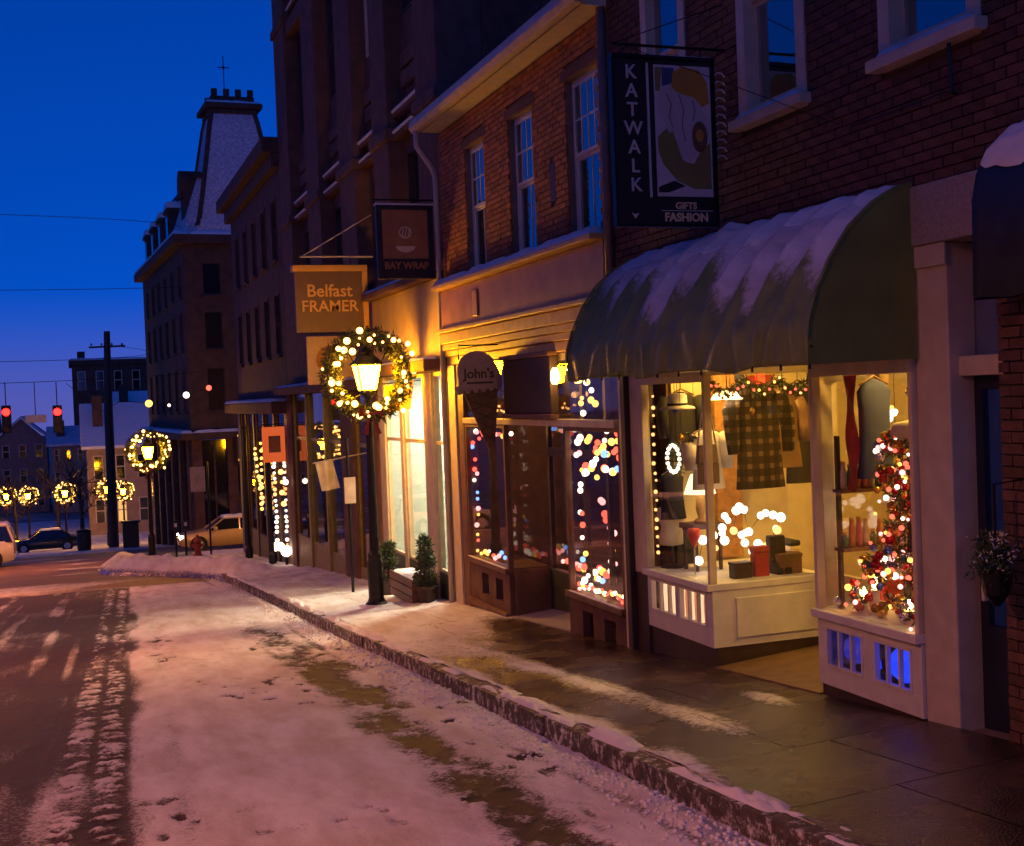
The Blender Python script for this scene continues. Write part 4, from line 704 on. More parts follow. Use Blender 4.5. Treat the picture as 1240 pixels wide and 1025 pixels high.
b = MB(); b.box(8.6, 8.65, 19.3, 23.95, -1.7, 2.6); b.box(XF + .1, 8.6, 19.24, 19.29, -1.7, 2.6); b.box(XF + .1, 8.6, 23.96, 24.0, -1.7, 2.6); b.box(XF + .1, 8.6, 19.3, 23.95, 2.56, 2.61); b.box(XF + .1, 8.6, 19.3, 23.95, -1.7, -1.3); b.build('shop_interior', M['teal'], Cd)
M['coolceil'] = emit('cool_ceiling_light', (1.0, 0.86, 0.6), 260)
for y, s_ in ((20.7, 'nearest the downspout'), (22.9, 'farther in')):
    t = thing('ceiling_lamp', 'bright panel ceiling lamp of the teal shop, ' + s_, 'lamp', (7.2, y, 2.5)); MB().box(6.9, 7.5, y - 0.2, y + 0.2, 2.47, 2.5).build('diffuser', M['coolceil'], t); MB().box(6.87, 7.53, y - 0.23, y + 0.23, 2.502, 2.545).build('rim', M['white'], t)
oa = thing('shop_pennant', 'small orange cloth banner hanging over the teal shop windows', 'banner', (5.45, 20.6, 1.9))
M['orange'] = mat('orange_cloth', (0.75, 0.32, 0.02), 0.6, var=0.1); MB().prism([(5.1, 20.9, 2.42), (5.62, 20.9, 2.5), (5.55, 20.9, 2.02), (5.12, 20.9, 1.94)], (0, 0.03, 0)).build('cloth', M['orange'], oa); MB().tube([(XF, 20.915, 2.5), (5.06, 20.915, 2.46)], 0.012, 6).build('rod', M['iron'], oa)
# far shop: dark columns, olive frames, dim warm inside
M['olive'] = mat('olive_paint', (0.24, 0.22, 0.07), 0.5, var=0.2)
for a0, a1, m_ in ((24.0, 24.5, 'stoneC'), (26.3, 27.6, 'stoneC'), (29.4, 29.6, 'olive'), (31.8, 32.0, 'olive'), (34.2, 34.9, 'stoneC')): MB().box(XF - 0.08, XF + 0.25, a0, a1, -2.6, 2.415).build('column', M[m_], Cd, bevel=0.02)
for a0, a1 in ((24.5, 26.3), (27.6, 29.4), (29.6, 31.8), (32.0, 34.2)):
    b = MB(); b.box(XF, XF + 0.05, a0, a0 + 0.08, -1.4, 2.41); b.box(XF, XF + 0.05, a1 - 0.08, a1, -1.4, 2.41); b.box(XF, XF + 0.05, a0 + .08, a1 - .08, 1.2, 1.28); w = b.build('display_window', M['olive'], Cd); MB().box(XF + 0.02, XF + 0.027, a0 + .08, a1 - .08, -1.4, 2.41).build('pane', M['glass'], w); MB().box(XF - 0.02, XF + 0.06, a0, a1, -2.6, -1.402).build('bulkhead', M['olive'], w, bevel=0.01)
b = MB(); b.box(8.6, 8.65, 24.1, 34.9, -2.6, 2.4); b.box(XF + .3, 8.6, 34.85, 34.9, -2.6, 2.4); b.box(XF + .3, 8.6, 24.05, 24.1, -2.6, 2.4); b.box(XF + .1, 8.6, 24.1, 34.9, 2.35, 2.4); b.box(XF + .1, 8.6, 24.1, 34.9, -2.7, -2.4); b.build('shop_interior', M['dimwall'], Cd)
for y, s_ in ((25.4, 'behind the first olive window'), (29.5, 'behind the middle olive windows'), (33, 'behind the last olive window')):
    t = thing('ceiling_lamp', 'warm ceiling lamp of the framing shop ' + s_, 'lamp', (7.0, y, 2.3)); MB().lathe((7.0, y, 2.22), [(0.001, -0.02), (0.15, 0), (0.2, 0.05)], 12).build('diffuser', M['dimlamp'], t); MB().lathe((7, y, 2.22), [(0.21, 0.05), (0.2, 0.12)], 12).build('rim', M['cream'], t)
# framer sign
fs = thing('hanging_sign', 'wide orange-edged hanging sign reading Belfast FRAMER', 'sign', (5.0, 24.0, 3.5))
FX0, FX1, FZ0, FZ1, FY = 4.17, 5.52, 3.55, 4.80, 24.0
M['edgelit'] = mat('orange_lit_edge', (0.55, 0.3, 0.06), 0.45, var=0.1); M['signtan'] = mat('tan_sign_board', (0.13, 0.075, 0.045), 0.55, var=0.12)
MB().box(FX0, FX1, FY, FY + 0.12, FZ0, FZ1).build('board', M['signtan'], fs)
b = MB(); b.box(FX0 - 0.05, FX1 + 0.08, FY - 0.06, FY + 0.18, FZ1 - 0.07, FZ1 + 0.05); b.box(FX1 - 0.03, FX1 + 0.08, FY - 0.06, FY + 0.18, FZ0, FZ1 - 0.07); b.build('frame', M['edgelit'], fs, bevel=0.015)  # orange lamplight on the top and right edges is put into their colour
text('lettering', 'Belfast', M['gold'], fs, (4.84, FY - 0.012, 4.24), 0.34, 0.004); text('lettering', 'FRAMER', M['gold'], fs, (4.84, FY - 0.012, 3.95), 0.31, 0.003)
MB().tube([(XF, FY + 0.06, 5.02), (4.3, FY + 0.06, 5.02)], 0.02, 6).build('bracket', M['pipe'], fs); MB().tube([(4.35, FY + 0.06, 5.03), (XF, FY + 0.06, 5.85)], 0.012, 6).build('stay_rod', M['pipe'], fs)
b = MB(); b.tube([(4.5, FY + .06, 4.84), (4.5, FY + .06, 5.02)], 0.01, 5); b.tube([(5.3, FY + .06, 4.84), (5.3, FY + .06, 5.02)], 0.01, 5); b.build('hanger', M['iron'], fs)
pb = thing('shop_board', 'pale square board hanging under the framer sign behind the wreath', 'sign', (5.0, 25.5, 2.6)); M['paleorange'] = mat('pale_orange_board', (0.6, 0.42, 0.25), 0.6, var=0.1)
MB().box(4.62, 5.65, 25.5, 25.56, 2.55, 3.55).build('board', M['paleorange'], pb, bevel=0.01); MB().prism([(5.1 + .3 * math.cos(R(a)), 25.497, 3.05 + .3 * math.sin(R(a))) for a in range(0, 360, 20)], (0, -0.008, 0)).build('painted_disc', M['signbrown'], pb); MB().tube([(XF + .05, 25.53, 3.6), (4.6, 25.53, 3.6)], 0.015, 6).build('bracket', M['iron'], pb)
# ================================================================ BUILDING E
EY0, EY1 = 34.92, 46.0
Ed = thing('corner_brick_building', 'dark brick corner building with orange sign and lights round its shop', 'building', (XF, EY0, sw(XF, 40)))
hE = []
for k in range(5):
    a = 35.6 + k * 2.1
    for z0_, z1_ in ((3.6, 5.4), (6.3, 8.1)): hE.append((a, a + 1.0, z0_, z1_))
wall(MB(), 'x', EY0, EY1, 2.3, 9.2, XF, XF + 0.4, hE).build('wall', M['stoneD'], Ed)
for h in hE: window(Ed, 'x', *h, XF, M['stoneD'], fw=0.08, rec=0.1, meet=(h[2] + h[3]) / 2, panes=True)
MB().box(XF - 0.45, 14, EY0, EY1 + 0.4, 9.2, 9.65).build('cornice', M['stoneD'], Ed, bevel=0.05); MB().box(XF - 0.2, XF - 0.002, EY0, EY1 + 0.2, 8.8, 9.197).build('frieze', M['stoneD'], Ed)
MB().box(XF + 0.4, 14, EY1 - 0.4, EY1, -4, 9.19).build('side_wall', M['stoneD'], Ed)
MB().box(XF - 0.5, XF + 0.05, EY0, EY1 + 0.3, 1.9, 2.25).build('shop_cornice', M['stoneD'], Ed, bevel=0.04); snowcap(Ed, XF - 0.49, XF, EY0 + .1, EY1 + .3, 2.25, 0.09, 44)
for a0, a1 in ((35.0, 35.5), (37.4, 37.7), (39.6, 39.9), (41.8, 42.1), (43.8, 44.0), (45.4, 46.0)): MB().box(XF - 0.06, XF + 0.3, a0, a1, -3.3, 1.897).build('column', M['darkwood'] if a0 > 36 else M['wood'], Ed, bevel=0.02)
for a0, a1 in ((35.5, 37.4), (37.7, 39.6), (39.9, 41.8), (42.1, 43.8), (44.0, 45.4)):
    b = MB(); b.box(XF, XF + .05, a0, a0 + .1, -2.1, 1.89); b.box(XF, XF + .05, a1 - .1, a1, -2.1, 1.89); w = b.build('display_window', M['wood'], Ed); MB().box(XF + .02, XF + .027, a0 + .1, a1 - .1, -2.1, 1.89).build('pane', M['glass'], w); MB().box(XF - .02, XF + .06, a0, a1, -3.4, -2.102).build('bulkhead', M['darkwood'], w)
b = MB(); b.box(8.6, 8.65, 35, 45.6, -3.3, 1.9); b.box(XF + .3, 8.6, 45.55, 45.6, -3.3, 1.9); b.box(XF + .1, 8.6, 35, 45.6, 1.85, 1.9); b.box(XF + .1, 8.6, 35, 45.6, -3.4, -3.0); b.box(XF + .3, 8.6, 34.96, 35.0, -3.3, 1.9); b.build('shop_interior', M['dimwall'], Ed)
t = thing('ceiling_lamp', 'warm ceiling lamp inside the corner building shop', 'lamp', (7, 40, 1.8)); MB().lathe((7, 40, 1.72), [(0.001, -.02), (.2, 0), (.25, .06)], 12).build('diffuser', M['dimlamp'], t); MB().lathe((7, 40, 1.72), [(.26, .06), (.25, .12)], 12).build('rim', M['cream'], t)
os_ = thing('hanging_sign', 'bright orange square sign with dark centre on the corner building', 'sign', (5.4, 36.0, 0.5)); M['orangesign'] = emit('glowing_orange_board', (1.0, 0.16, 0.04), 0.55); M['sgnlit'] = None  # the board's glow is put into its material as emission
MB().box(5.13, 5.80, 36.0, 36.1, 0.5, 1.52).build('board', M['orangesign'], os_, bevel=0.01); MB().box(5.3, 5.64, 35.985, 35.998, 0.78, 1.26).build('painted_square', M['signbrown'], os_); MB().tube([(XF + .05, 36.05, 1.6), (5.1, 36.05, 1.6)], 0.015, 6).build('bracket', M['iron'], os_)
# ================================================================ BUILDING D (corner tower and mansard) beyond the side street
Dd = thing('mansard_tower_building', 'dark old corner building with snowy mansard roof and tall tower topped by a cross', 'building', (5.5, 63.0, gs(63)), rz=R(2.7))
DX0, DX1, DY0, DY1, EZ = 5.5, 17.0, 63.0, 82.0, 10.2; gz = gs(66)
hx = []; hy = []
for k in range(6):
    for z0_, z1_ in ((1.9, 4.2), (5.0, 7.0), (7.7, 9.4)): hx.append((64.0 + k * 3.0, 65.3 + k * 3.0, z0_, z1_))
for k in range(4):
    for z0_, z1_ in ((1.9, 4.2), (5.0, 7.0), (7.7, 9.4)): hy.append((6.3 + k * 2.6, 7.4 + k * 2.6, z0_, z1_))
wall(MB(), 'x', DY0 + 0.4, DY1, 0.9, EZ, DX0, DX0 + 0.4, hx).build('wall', M['stoneD'], Dd); wall(MB(), 'y', DX0, DX1, 0.9, EZ, DY0, DY0 + 0.4, hy).build('wall', M['stoneD'], Dd)
for h in hx: window(Dd, 'x', *h, DX0, M['stoneD'], fw=0.12, rec=0.15, sill=True)
for h in hy: window(Dd, 'y', *h, DY0, M['stoneD'], fw=0.12, rec=0.15, sill=True)
MB().box(DX0 - 0.5, DX1, DY0 - 0.5, DY1 + 0.3, EZ, EZ + 0.45).build('cornice', M['stoneD'], Dd, bevel=0.06)
snowcap(Dd, DX0 - 0.5, DX0 + 0.25, DY0 - 0.5, DY1 + .2, EZ + 0.45, 0.2, 7); snowcap(Dd, DX0 + 0.25, DX1, DY0 - 0.5, DY0 + 0.1, EZ + 0.45, 0.2, 8)
mz = EZ + 0.45; mt = mz + 3.0
b = MB(); b.quadbox([(DX0, DY0, mz), (DX1, DY0, mz), (DX1, DY1, mz), (DX0, DY1, mz), (DX0 + 1.0, DY0 + 1.0, mt), (DX1 - 1, DY0 + 1.0, mt), (DX1 - 1, DY1 - 1, mt), (DX0 + 1.0, DY1 - 1, mt)]); b.build('mansard_roof', M['slate'], Dd)
MB().box(DX0 + 0.85, DX1 - 1, DY0 + 0.85, DY1 - 0.85, mt, mt + 0.25).build('roof_curb', M['stoneD'], Dd)
for k in range(4):
    y = 68.6 + k * 3.6; b = MB(); b.box(DX0 + 0.1, DX0 + 1.2, y, y + 1.4, mz + 0.1, mz + 2.0); b.box(DX0 + 0.0, DX0 + 1.3, y - 0.15, y + 1.55, mz + 2.0, mz + 2.2); dm = b.build('dormer', M['stoneD'], Dd); MB().box(DX0 + 0.07, DX0 + 0.098, y + 0.3, y + 1.1, mz + 0.5, mz + 1.8).build('pane', M['cargl'], dm); snowcap(dm, DX0, DX0 + 1.3, y - .15, y + 1.55, mz + 2.2, 0.35, k)
# tower roof: steep, flared, with crest
TX0, TX1, TY0, TY1 = 6.2, 10.6, 62.7, 67.0; tx, ty = (TX0 + TX1) / 2, (TY0 + TY1) / 2
prof = [(2.2, EZ + 0.4), (2.2, EZ + 0.9), (2.05, EZ + 1.3), (1.8, EZ + 2.6), (1.5, EZ + 4.4), (1.2, EZ + 6.2), (1.08, EZ + 6.7)]
b = MB(); V = []
for r, z in prof: V += [(tx - r, ty - r, z), (tx + r, ty - r, z), (tx + r, ty + r, z), (tx - r, ty + r, z)]
b.v = V
for i in range(len(prof) - 1):
    for j in range(4): b.f.append((i * 4 + j, i * 4 + (j + 1) % 4, i * 4 + 4 + (j + 1) % 4, i * 4 + 4 + j))
b.f.append(tuple((len(prof) - 1) * 4 + j for j in range(4))); tw = b.build('tower_roof', M['slate'], Dd)
b = MB()
for sx_, sy_ in ((-1, -1), (1, -1), (1, 1), (-1, 1)): b.tube([(tx + sx_ * r, ty + sy_ * r, z) for r, z in prof[1:]], 0.13, 6)
b.build('hip_ridge', M['stoneD'], tw)
b = MB(); b.box(tx - 1.2, tx + 1.2, ty - 1.2, ty + 1.2, EZ + 6.7, EZ + 6.95); b.box(tx - 1.45, tx + 1.45, ty - 1.45, ty + 1.45, EZ + 6.95, EZ + 7.2); b.box(tx - 1.1, tx + 1.1, ty - 1.1, ty + 1.1, EZ + 7.2, EZ + 7.6); b.build('tower_crown', M['stoneD'], tw, bevel=0.05)
snowcap(tw, tx - 1.4, tx + 1.4, ty - 1.4, ty - 1.1, EZ + 7.2, 0.12, 2)
for k in range(4):
    for sy_ in (-1, 1): MB().box(tx - 1.05 + k * 0.6, tx - 0.75 + k * 0.6, ty + sy_ * 1.05 - 0.1, ty + sy_ * 1.05 + 0.1, EZ + 7.6, EZ + 7.95).build('cresting', M['stoneD'], tw, bevel=0.04)
b = MB(); b.tube([(tx - .2, ty, EZ + 7.6), (tx - .2, ty, EZ + 9.9)], 0.025, 6); b.tube([(tx - .5, ty, EZ + 9.3), (tx + .1, ty, EZ + 9.3)], 0.025, 6); b.ball((tx - .2, ty, EZ + 9.3), 0.08, 6, 4); b.build('cross_finial', M['iron'], tw)
b = MB(); b.box(TX0 - 0.35, TX0 + 0.6, ty - 0.7, ty + 0.7, EZ + 0.9, EZ + 3.2); b.tube([(TX0 - 0.5, ty, EZ + 3.2), (TX0 + 0.8, ty, EZ + 3.2)], 0.75, 12); b.build('tower_dormer', M['stoneD'], tw)
# ground floor of D
MB().box(DX0 - 0.6, DX1, DY0 - 0.6, DY1, 0.55, 0.9).build('shop_cornice', M['stoneD'], Dd, bevel=0.05); snowcap(Dd, DX0 - 0.6, DX0, DY0 - .6, DY1, 0.9, 0.14, 3); snowcap(Dd, DX0, DX1, DY0 - .6, DY0, 0.9, 0.14, 5)
for k in range(6): MB().box(DX0 - 0.1, DX0 + 0.3, 63.6 + k * 3.3, 64.2 + k * 3.3, gz - 2.6, 0.55).build('column', M['stoneC'], Dd, bevel=0.03)
for k in range(7): MB().box(DX0 + k * 1.7, DX0 + k * 1.7 + 0.5, DY0 - 0.1, DY0 + 0.3, gz - 1, 0.55).build('column', M['stoneC'], Dd, bevel=0.03)
M['shopdim'] = mat('dim_window_backing', (0.16, 0.09, 0.05), 0.6, var=0.5, vs=1.5)
for k in range(6): o = MB().box(DX0 + 0.12, DX0 + 0.15, 64.2 + k * 3.3, 66.9 + k * 3.3, gz - 2.6, 0.5).build('display_window', M['cargl'], Dd); b = MB(); b.box(DX0 + .05, DX0 + .119, 65.5 + k * 3.3, 65.6 + k * 3.3, gz - 2.6, .5); b.box(DX0 + .05, DX0 + .119, 64.2 + k * 3.3, 65.49 + k * 3.3, -1.2, -1.1); b.build('mullion', M['stoneC'], o)
for k in range(6): o = MB().box(DX0 + k * 1.7 + 0.5, DX0 + k * 1.7 + 1.7, DY0 + 0.12, DY0 + 0.15, gz - 1, 0.5).build('display_window', M['cargl'], Dd); b = MB(); b.box(DX0 + k * 1.7 + 1.06, DX0 + k * 1.7 + 1.14, DY0 + .05, DY0 + .119, gz - 1, .5); b.build('mullion', M['stoneC'], o)
ps = thing('hanging_sign', 'small dark pub sign with gold lines on the building behind the car', 'sign', (8.15, 62.5, -1.6)); MB().box(7.6, 8.7, 62.3, 62.4, -0.75, 0.85).build('board', M['signblack'], ps, bevel=0.02)
M['goldglow'] = emit('gold_line_glow', (1.0, 0.45, 0.1), 0.7)  # the gold lines are given a glow of their own
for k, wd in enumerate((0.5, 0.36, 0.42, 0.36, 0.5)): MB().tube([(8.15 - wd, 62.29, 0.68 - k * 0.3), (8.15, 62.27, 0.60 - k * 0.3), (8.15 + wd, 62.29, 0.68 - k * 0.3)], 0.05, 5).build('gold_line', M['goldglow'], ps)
MB().tube([(8.15, 62.35, 0.85), (8.15, 62.35, 1.3)], 0.03, 5).build('hanger', M['iron'], ps); MB().tube([(8.15, 62.35, 1.3), (8.15, 63.15, 1.3)], 0.03, 5).build('bracket', M['iron'], ps)
# ================================================================ FAR BUILDINGS
def house(name, label, x0, x1, y0, y1, z0, ze, roof, wallm, floors, ncol, ridge=2.5, roofm=None, bays_=None):
    t = thing(name, label, 'building', (x0, y0, z0)); fh = (ze - z0) / floors; holes = []
    for f_ in range(floors):
        for c_ in range(ncol):
            a = x0 + (x1 - x0) * (c_ + 0.28) / ncol; holes.append((a, a + (x1 - x0) / ncol * 0.45, z0 + fh * f_ + fh * 0.28, z0 + fh * f_ + fh * 0.82))
    wall(MB(), 'y', x0, x1, z0, ze, y0, y0 + 0.3, holes).build('wall', wallm, t); MB().box(x0, x0 + .3, y0 + .3, y1, z0, ze).build('side_wall', wallm, t); MB().box(x1 - .3, x1, y0 + .3, y1, z0, ze).build('side_wall', wallm, t)
    for i, h in enumerate(holes):
        f = MB(); f.box(h[0], h[0] + .08, y0 - .04, y0 + .2, h[2], h[3]); f.box(h[1] - .08, h[1], y0 - .04, y0 + .2, h[2], h[3]); f.box(h[0] + .08, h[1] - .08, y0 - .04, y0 + .2, h[3] - .08, h[3]); f.box(h[0] + .08, h[1] - .08, y0 - .04, y0 + .2, (h[2] + h[3]) / 2 - .04, (h[2] + h[3]) / 2 + .04); w = f.build('window', M['beige'], t)
        MB().box(h[0] + .08, h[1] - .08, y0 + .15, y0 + .17, h[2], h[3] - .08).build('pane', (M['farlit'] if (i * 7 + int(x0 * 3)) % 5 == 0 and h[2] < z0 + fh else M['cargl']), w)
    rm_ = roofm or M['snow']
    if roof == 'gable_y':   # ridge runs away from the viewer
        xm = (x0 + x1) / 2; MB().prism([(x0 - .4, y0 - .4, ze - .1), (xm, y0 - .4, ze + ridge), (x1 + .4, y0 - .4, ze - .1), (x1 + .4, y0 - .4, ze + .12), (xm, y0 - .4, ze + ridge + .3), (x0 - .4, y0 - .4, ze + .12)], (0, y1 - y0 + .8, 0)).build('roof', rm_, t); MB().prism([(x0, y0, ze), (x1, y0, ze), (xm, y0, ze + ridge)], (0, .25, 0)).build('gable', wallm, t)
    elif roof == 'gable_x':
        ym = (y0 + y1) / 2; MB().prism([(x0 - .4, y0 - .5, ze - .1), (x0 - .4, ym, ze + ridge), (x0 - .4, y1 + .5, ze - .1), (x0 - .4, y1 + .5, ze + .15), (x0 - .4, ym, ze + ridge + .3), (x0 - .4, y0 - .5, ze + .15)], (x1 - x0 + .8, 0, 0)).build('roof', rm_, t)
    else:
        MB().box(x0 - .3, x1 + .3, y0 - .3, y1, ze, ze + .5).build('cornice', wallm, t); snowcap(t, x0 - .3, x1 + .3, y0 - .3, y0 + 1, ze + .5, 0.2, 3)
    MB().box(x0 + .6, x0 + 1.4, y0 + 1.5, y0 + 2.3, ze - .2 if roof == 'flat' else ze, ze + (1.5 if roof == 'flat' else ridge + .9)).build('chimney', M['stoneD'], t)
    return t
M['farlit'] = emit('far_lit_window', (1.0, 0.5, 0.15), 0.9); M['mauve'] = mat('mauve_clapboard', (0.24, 0.16, 0.15), 0.8, var=0.2, vs=2, bump=0.2); M['tan'] = mat('tan_clapboard', (0.33, 0.23, 0.17), 0.8, var=0.2, vs=2); M['bluegrey'] = mat('bluegrey_clapboard', (0.2, 0.2, 0.25), 0.8, var=0.2, vs=2)
FG = gs(110)
house('far_brick_block', 'dark flat-roofed brick block rising behind the snowy gable roofs', 0.2, 9.5, 140, 150, FG, 7.1, 'flat', M['stoneD'], 4, 5)
house('far_house', 'far house with snow-covered gable roof beside the utility pole', 1.0, 6.2, 108, 116, FG, -0.9, 'gable_x', M['tan'], 2, 3, ridge=3.4)
house('far_house', 'taller house with blue snowy roof rising next to the mansard building', 3.6, 9.0, 119, 128, FG, 0.6, 'gable_x', M['bluegrey'], 3, 3, ridge=3.0)
house('far_house', 'mauve clapboard house low on the left behind the traffic signals', -7.4, -2.6, 138, 146, FG, -0.6, 'gable_y', M['mauve'], 3, 3, ridge=2.2, roofm=M['slate'])
house('far_house', 'brownish clapboard house between mauve house and snowy gable', -2.2, 1.2, 134, 143, FG, -1.2, 'gable_x', M['tan'], 3, 3, ridge=1.6, roofm=M['slate'])
house('far_house', 'dim far house cut off by the left edge of the picture', -14, -7.8, 142, 150, FG, -0.2, 'gable_x', M['mauve'], 3, 4, ridge=2.4, roofm=M['slate'])
# ================================================================ STREET LAMPS WITH WREATHS
bulb_me = meshof(MB().ball((0, 0, 0), 1, 8, 6), 'bulb', M['bulb'], True)
def needles(mb, c, r, n, ln, rng, up=0.0):
    for _ in range(n):
        d = Vector((rng.gauss(0, 1), rng.gauss(0, 1), rng.gauss(0, 1) + up)).normalized(); p = Vector(c) + d * r * rng.random() ** 0.5; e = (d + Vector((rng.gauss(0, .6), rng.gauss(0, .6), rng.gauss(0, .6)))).normalized() * ln
        s = e.cross(Vector((rng.gauss(0, 1), rng.gauss(0, 1), rng.gauss(0, 1)))).normalized() * ln * 0.2
        mb.poly([p - s, p + e, p + s])
def lamp(label, x, y, z):
    t = thing('street_lamp', label, 'street lamp', (x, y, z), 'street lamps with lit wreaths'); r = random.Random(4)
    MB().lathe((x, y, z), [(.19, -.05), (.19, .06), (.15, .1), (.13, .16), (.135, .75), (.115, .82), (.12, .88), (.085, .95)], 14).build('base', M['iron'], t, smooth=False)
    MB().lathe((x, y, z), [(.085, .95), (.075, 1.5), (.06, 3.3), (.085, 3.36), (.06, 3.42), (.05, 3.5), (.12, 3.58), (.15, 3.62)], 12).build('pole', M['iron'], t)
    b = MB(); zc = z + 3.64
    def sq(r_, zz): return [(x - r_, y - r_, zz), (x + r_, y - r_, zz), (x + r_, y + r_, zz), (x - r_, y + r_, zz)]
    lo, hi = sq(.125, zc), sq(.205, zc + .44)
    for i in range(4): b.tube([lo[i], hi[i]], .014, 5); b.tube([lo[i], lo[(i + 1) % 4]], .014, 5); b.tube([hi[i], hi[(i + 1) % 4]], .018, 5)
    cage = b.build('lantern_cage', M['iron'], t)
    b = MB()
    for i in range(4): j = (i + 1) % 4; b.poly([lo[i], lo[j], hi[j], hi[i]])
    b.build('lantern_pane', M['lantern'], t)
    b = MB(); b.quadbox(sq(.25, zc + .44) + sq(.1, zc + .6)); b.lathe((x, y, zc + .6), [(.12, 0), (.13, .04), (.06, .1), (.03, .14), (.045, .18), (.01, .24)], 10); b.build('lantern_roof', M['iron'], t)
    wz = z + 3.9; RR, rr = .64, .19; b = MB()
    for k in range(110):
        a = k / 110 * 6.283; c = (x + RR * math.cos(a), y - .05 + r.uniform(-.03, .03), wz + RR * math.sin(a)); needles(b, c, rr * r.uniform(.6, 1.15), 46, .085, r)
    wr = b.build('wreath', M['leaf'], t, kind='stuff')
    for k in range(48):
        a = k / 48 * 6.283 + r.uniform(-.08, .08); q = RR + r.uniform(-.17, .2)
        inst(bulb_me, 'bulb', wr, (x + q * math.cos(a), y - .05 - r.uniform(.08, .22), wz + q * math.sin(a)), sc=r.choice((.022, .03, .045, .058)))
    b = MB(); zb = wz - RR
    for s in (-1, 1): b.prism([(x, y - .2, zb), (x + s * .2, y - .22, zb + .1), (x + s * .22, y - .22, zb - .06)], (0, .05, 0)); b.prism([(x + s * .02, y - .2, zb), (x + s * .16, y - .22, zb - .34), (x + s * .07, y - .22, zb - .36)], (0, .03, 0))
    b.build('bow', mat('dark_red_ribbon', (.16, .02, .02), .5), wr); b = MB()
    for a in (.9, 2.2, 4.0, 5.4): b.tube([(x, y, wz - .25), (x + .62 * math.cos(a), y - .04, wz + .62 * math.sin(a))], .008, 4)
    b.build('wreath_wire', M['iron'], t); return t
L1 = lamp('nearest street lamp with big lit wreath, standing on the snowy sidewalk', 4.69, 20.4, sw(4.69, 20.4) + 0.02)
snowcap(L1, 4.4, 5.0, 20.1, 20.7, sw(4.69, 20.4) + 0.01, 0.07, 5)
for lab, x, y in (('second street lamp with lit wreath at the corner snowbank', 2.53, 48.0 - 1.2), ('far wreath lamp left of the utility pole, above the dark car', -.72, 92.0), ('far wreath lamp just behind the utility pole', 2.0, 88.5), ('far wreath lamp at left above the white car', -3.5, 103), ('farthest wreath lamp at the left edge of the picture', -5.1, 104), ('far wreath lamp right of the utility pole', 3.3, 96), ('added unseen wreath lamp behind the corner building, lighting the champagne sedan', 9.4, 53.0)):  # the last lamp is added out of sight to light the sedan and its snow
    zz = (cgz(x, y) - .03 if 33 < y < 48 and x > 0 else gs(y) + .02); copy_tree(L1, (x, y, zz), label=lab)
def tall_light(label, x, y, h=5.6):
    z = gs(y); t = thing('street_light', label, 'street light', (x, y, z), 'tall street lights of the opposite sidewalk'); M.setdefault('sodium', emit('sodium_light', (1.0, 0.29, 0.10), 1150))
    MB().tube([(x, y, z - .2), (x, y, z + h), (x + .5, y, z + h + .5), (x + 1.9, y, z + h + .6)], [.11, .08, .06, .05], 8).build('pole', M['iron'], t)
    MB().box(x + 1.7, x + 2.5, y - .17, y + .17, z + h + .5, z + h + .68).build('head', M['iron'], t, bevel=.04); MB().poly([(x + 1.78, y - .14, z + h + .494), (x + 1.78, y + .14, z + h + .494), (x + 2.45, y + .14, z + h + .494), (x + 2.45, y - .14, z + h + .494)]).build('lens', M['sodium'], t); b = MB(); b.box(x + 1.7, x + 1.77, y - .17, y + .17, z + h + .42, z + h + .499); b.box(x + 2.46, x + 2.5, y - .17, y + .17, z + h + .42, z + h + .499); b.box(x + 1.77, x + 2.46, y - .17, y - .145, z + h + .42, z + h + .499); b.box(x + 1.77, x + 2.46, y + .145, y + .17, z + h + .42, z + h + .499); b.build('shield', M['iron'], t)
for yl, lab in ((4, 'gift shop'), (19, 'low brick building'), (34, 'tall block'), (50, 'crossing')): tall_light('tall sodium street light across the street opposite the ' + lab, -6.2, yl)
def opposite(label, y0, y1, top, m_, n):
    x = -9.6; z = gs(y1) - .3; t = thing('opposite_building', label, 'building', (x, y0, z)); hs = []
    for k in range(n):
        a = y0 + (y1 - y0) * (k + .3) / n; b_ = a + (y1 - y0) / n * .4
        hs += [(a, b_, gs(a) + 4.4, gs(a) + 6.2), (a - .3, b_ + .5, gs(a) + .7, gs(a) + 2.9)]
    b = MB()
    for k in range(n):
        c0, c1 = y0 + (y1 - y0) * k / n, y0 + (y1 - y0) * (k + 1) / n
        b.box(x - .3, x, c0, hs[2 * k + 1][0], z, top); b.box(x - .3, x, hs[2 * k + 1][1], c1, z, top); c0, c1 = hs[2 * k + 1][:2]; h = hs[2 * k + 1]; u = hs[2 * k]
        b.box(x - .3, x, c0, c1, z, h[2]); b.box(x - .3, x, c0, c1, h[3], u[2]); b.box(x - .3, x, c0, u[0], u[2], u[3]); b.box(x - .3, x, u[1], c1, u[2], u[3]); b.box(x - .3, x, c0, c1, u[3], top)
    b.build('wall', m_, t)
    for h in hs: w = MB().box(x - .2, x - .15, h[0], h[1], h[2], h[3]).build('window', M['cargl'], t); MB().box(x - .149, x - .1, (h[0] + h[1]) / 2 - .04, (h[0] + h[1]) / 2 + .04, h[2], h[3]).build('mullion', M['beige'], w)
    MB().box(x - 8, x + .4, y0, y1, top, top + .4).build('cornice', m_, t); MB().box(x - 8, x - .3, y0, y0 + .3, z, top).build('side_wall', m_, t); MB().box(x - 8, x - .3, y1 - .3, y1, z, top).build('side_wall', m_, t)
opposite('brick shop row across the street, mirrored in the near shop windows', -12, 9.9, 8.3, M['brickC'], 5); opposite('pale shop row across the street, mirrored in the middle shop windows', 10, 27.9, 7.2, M['tan'], 4); opposite('dark shop row across the street near the crossing', 28, 46, 6.4, M['brickC'], 4)
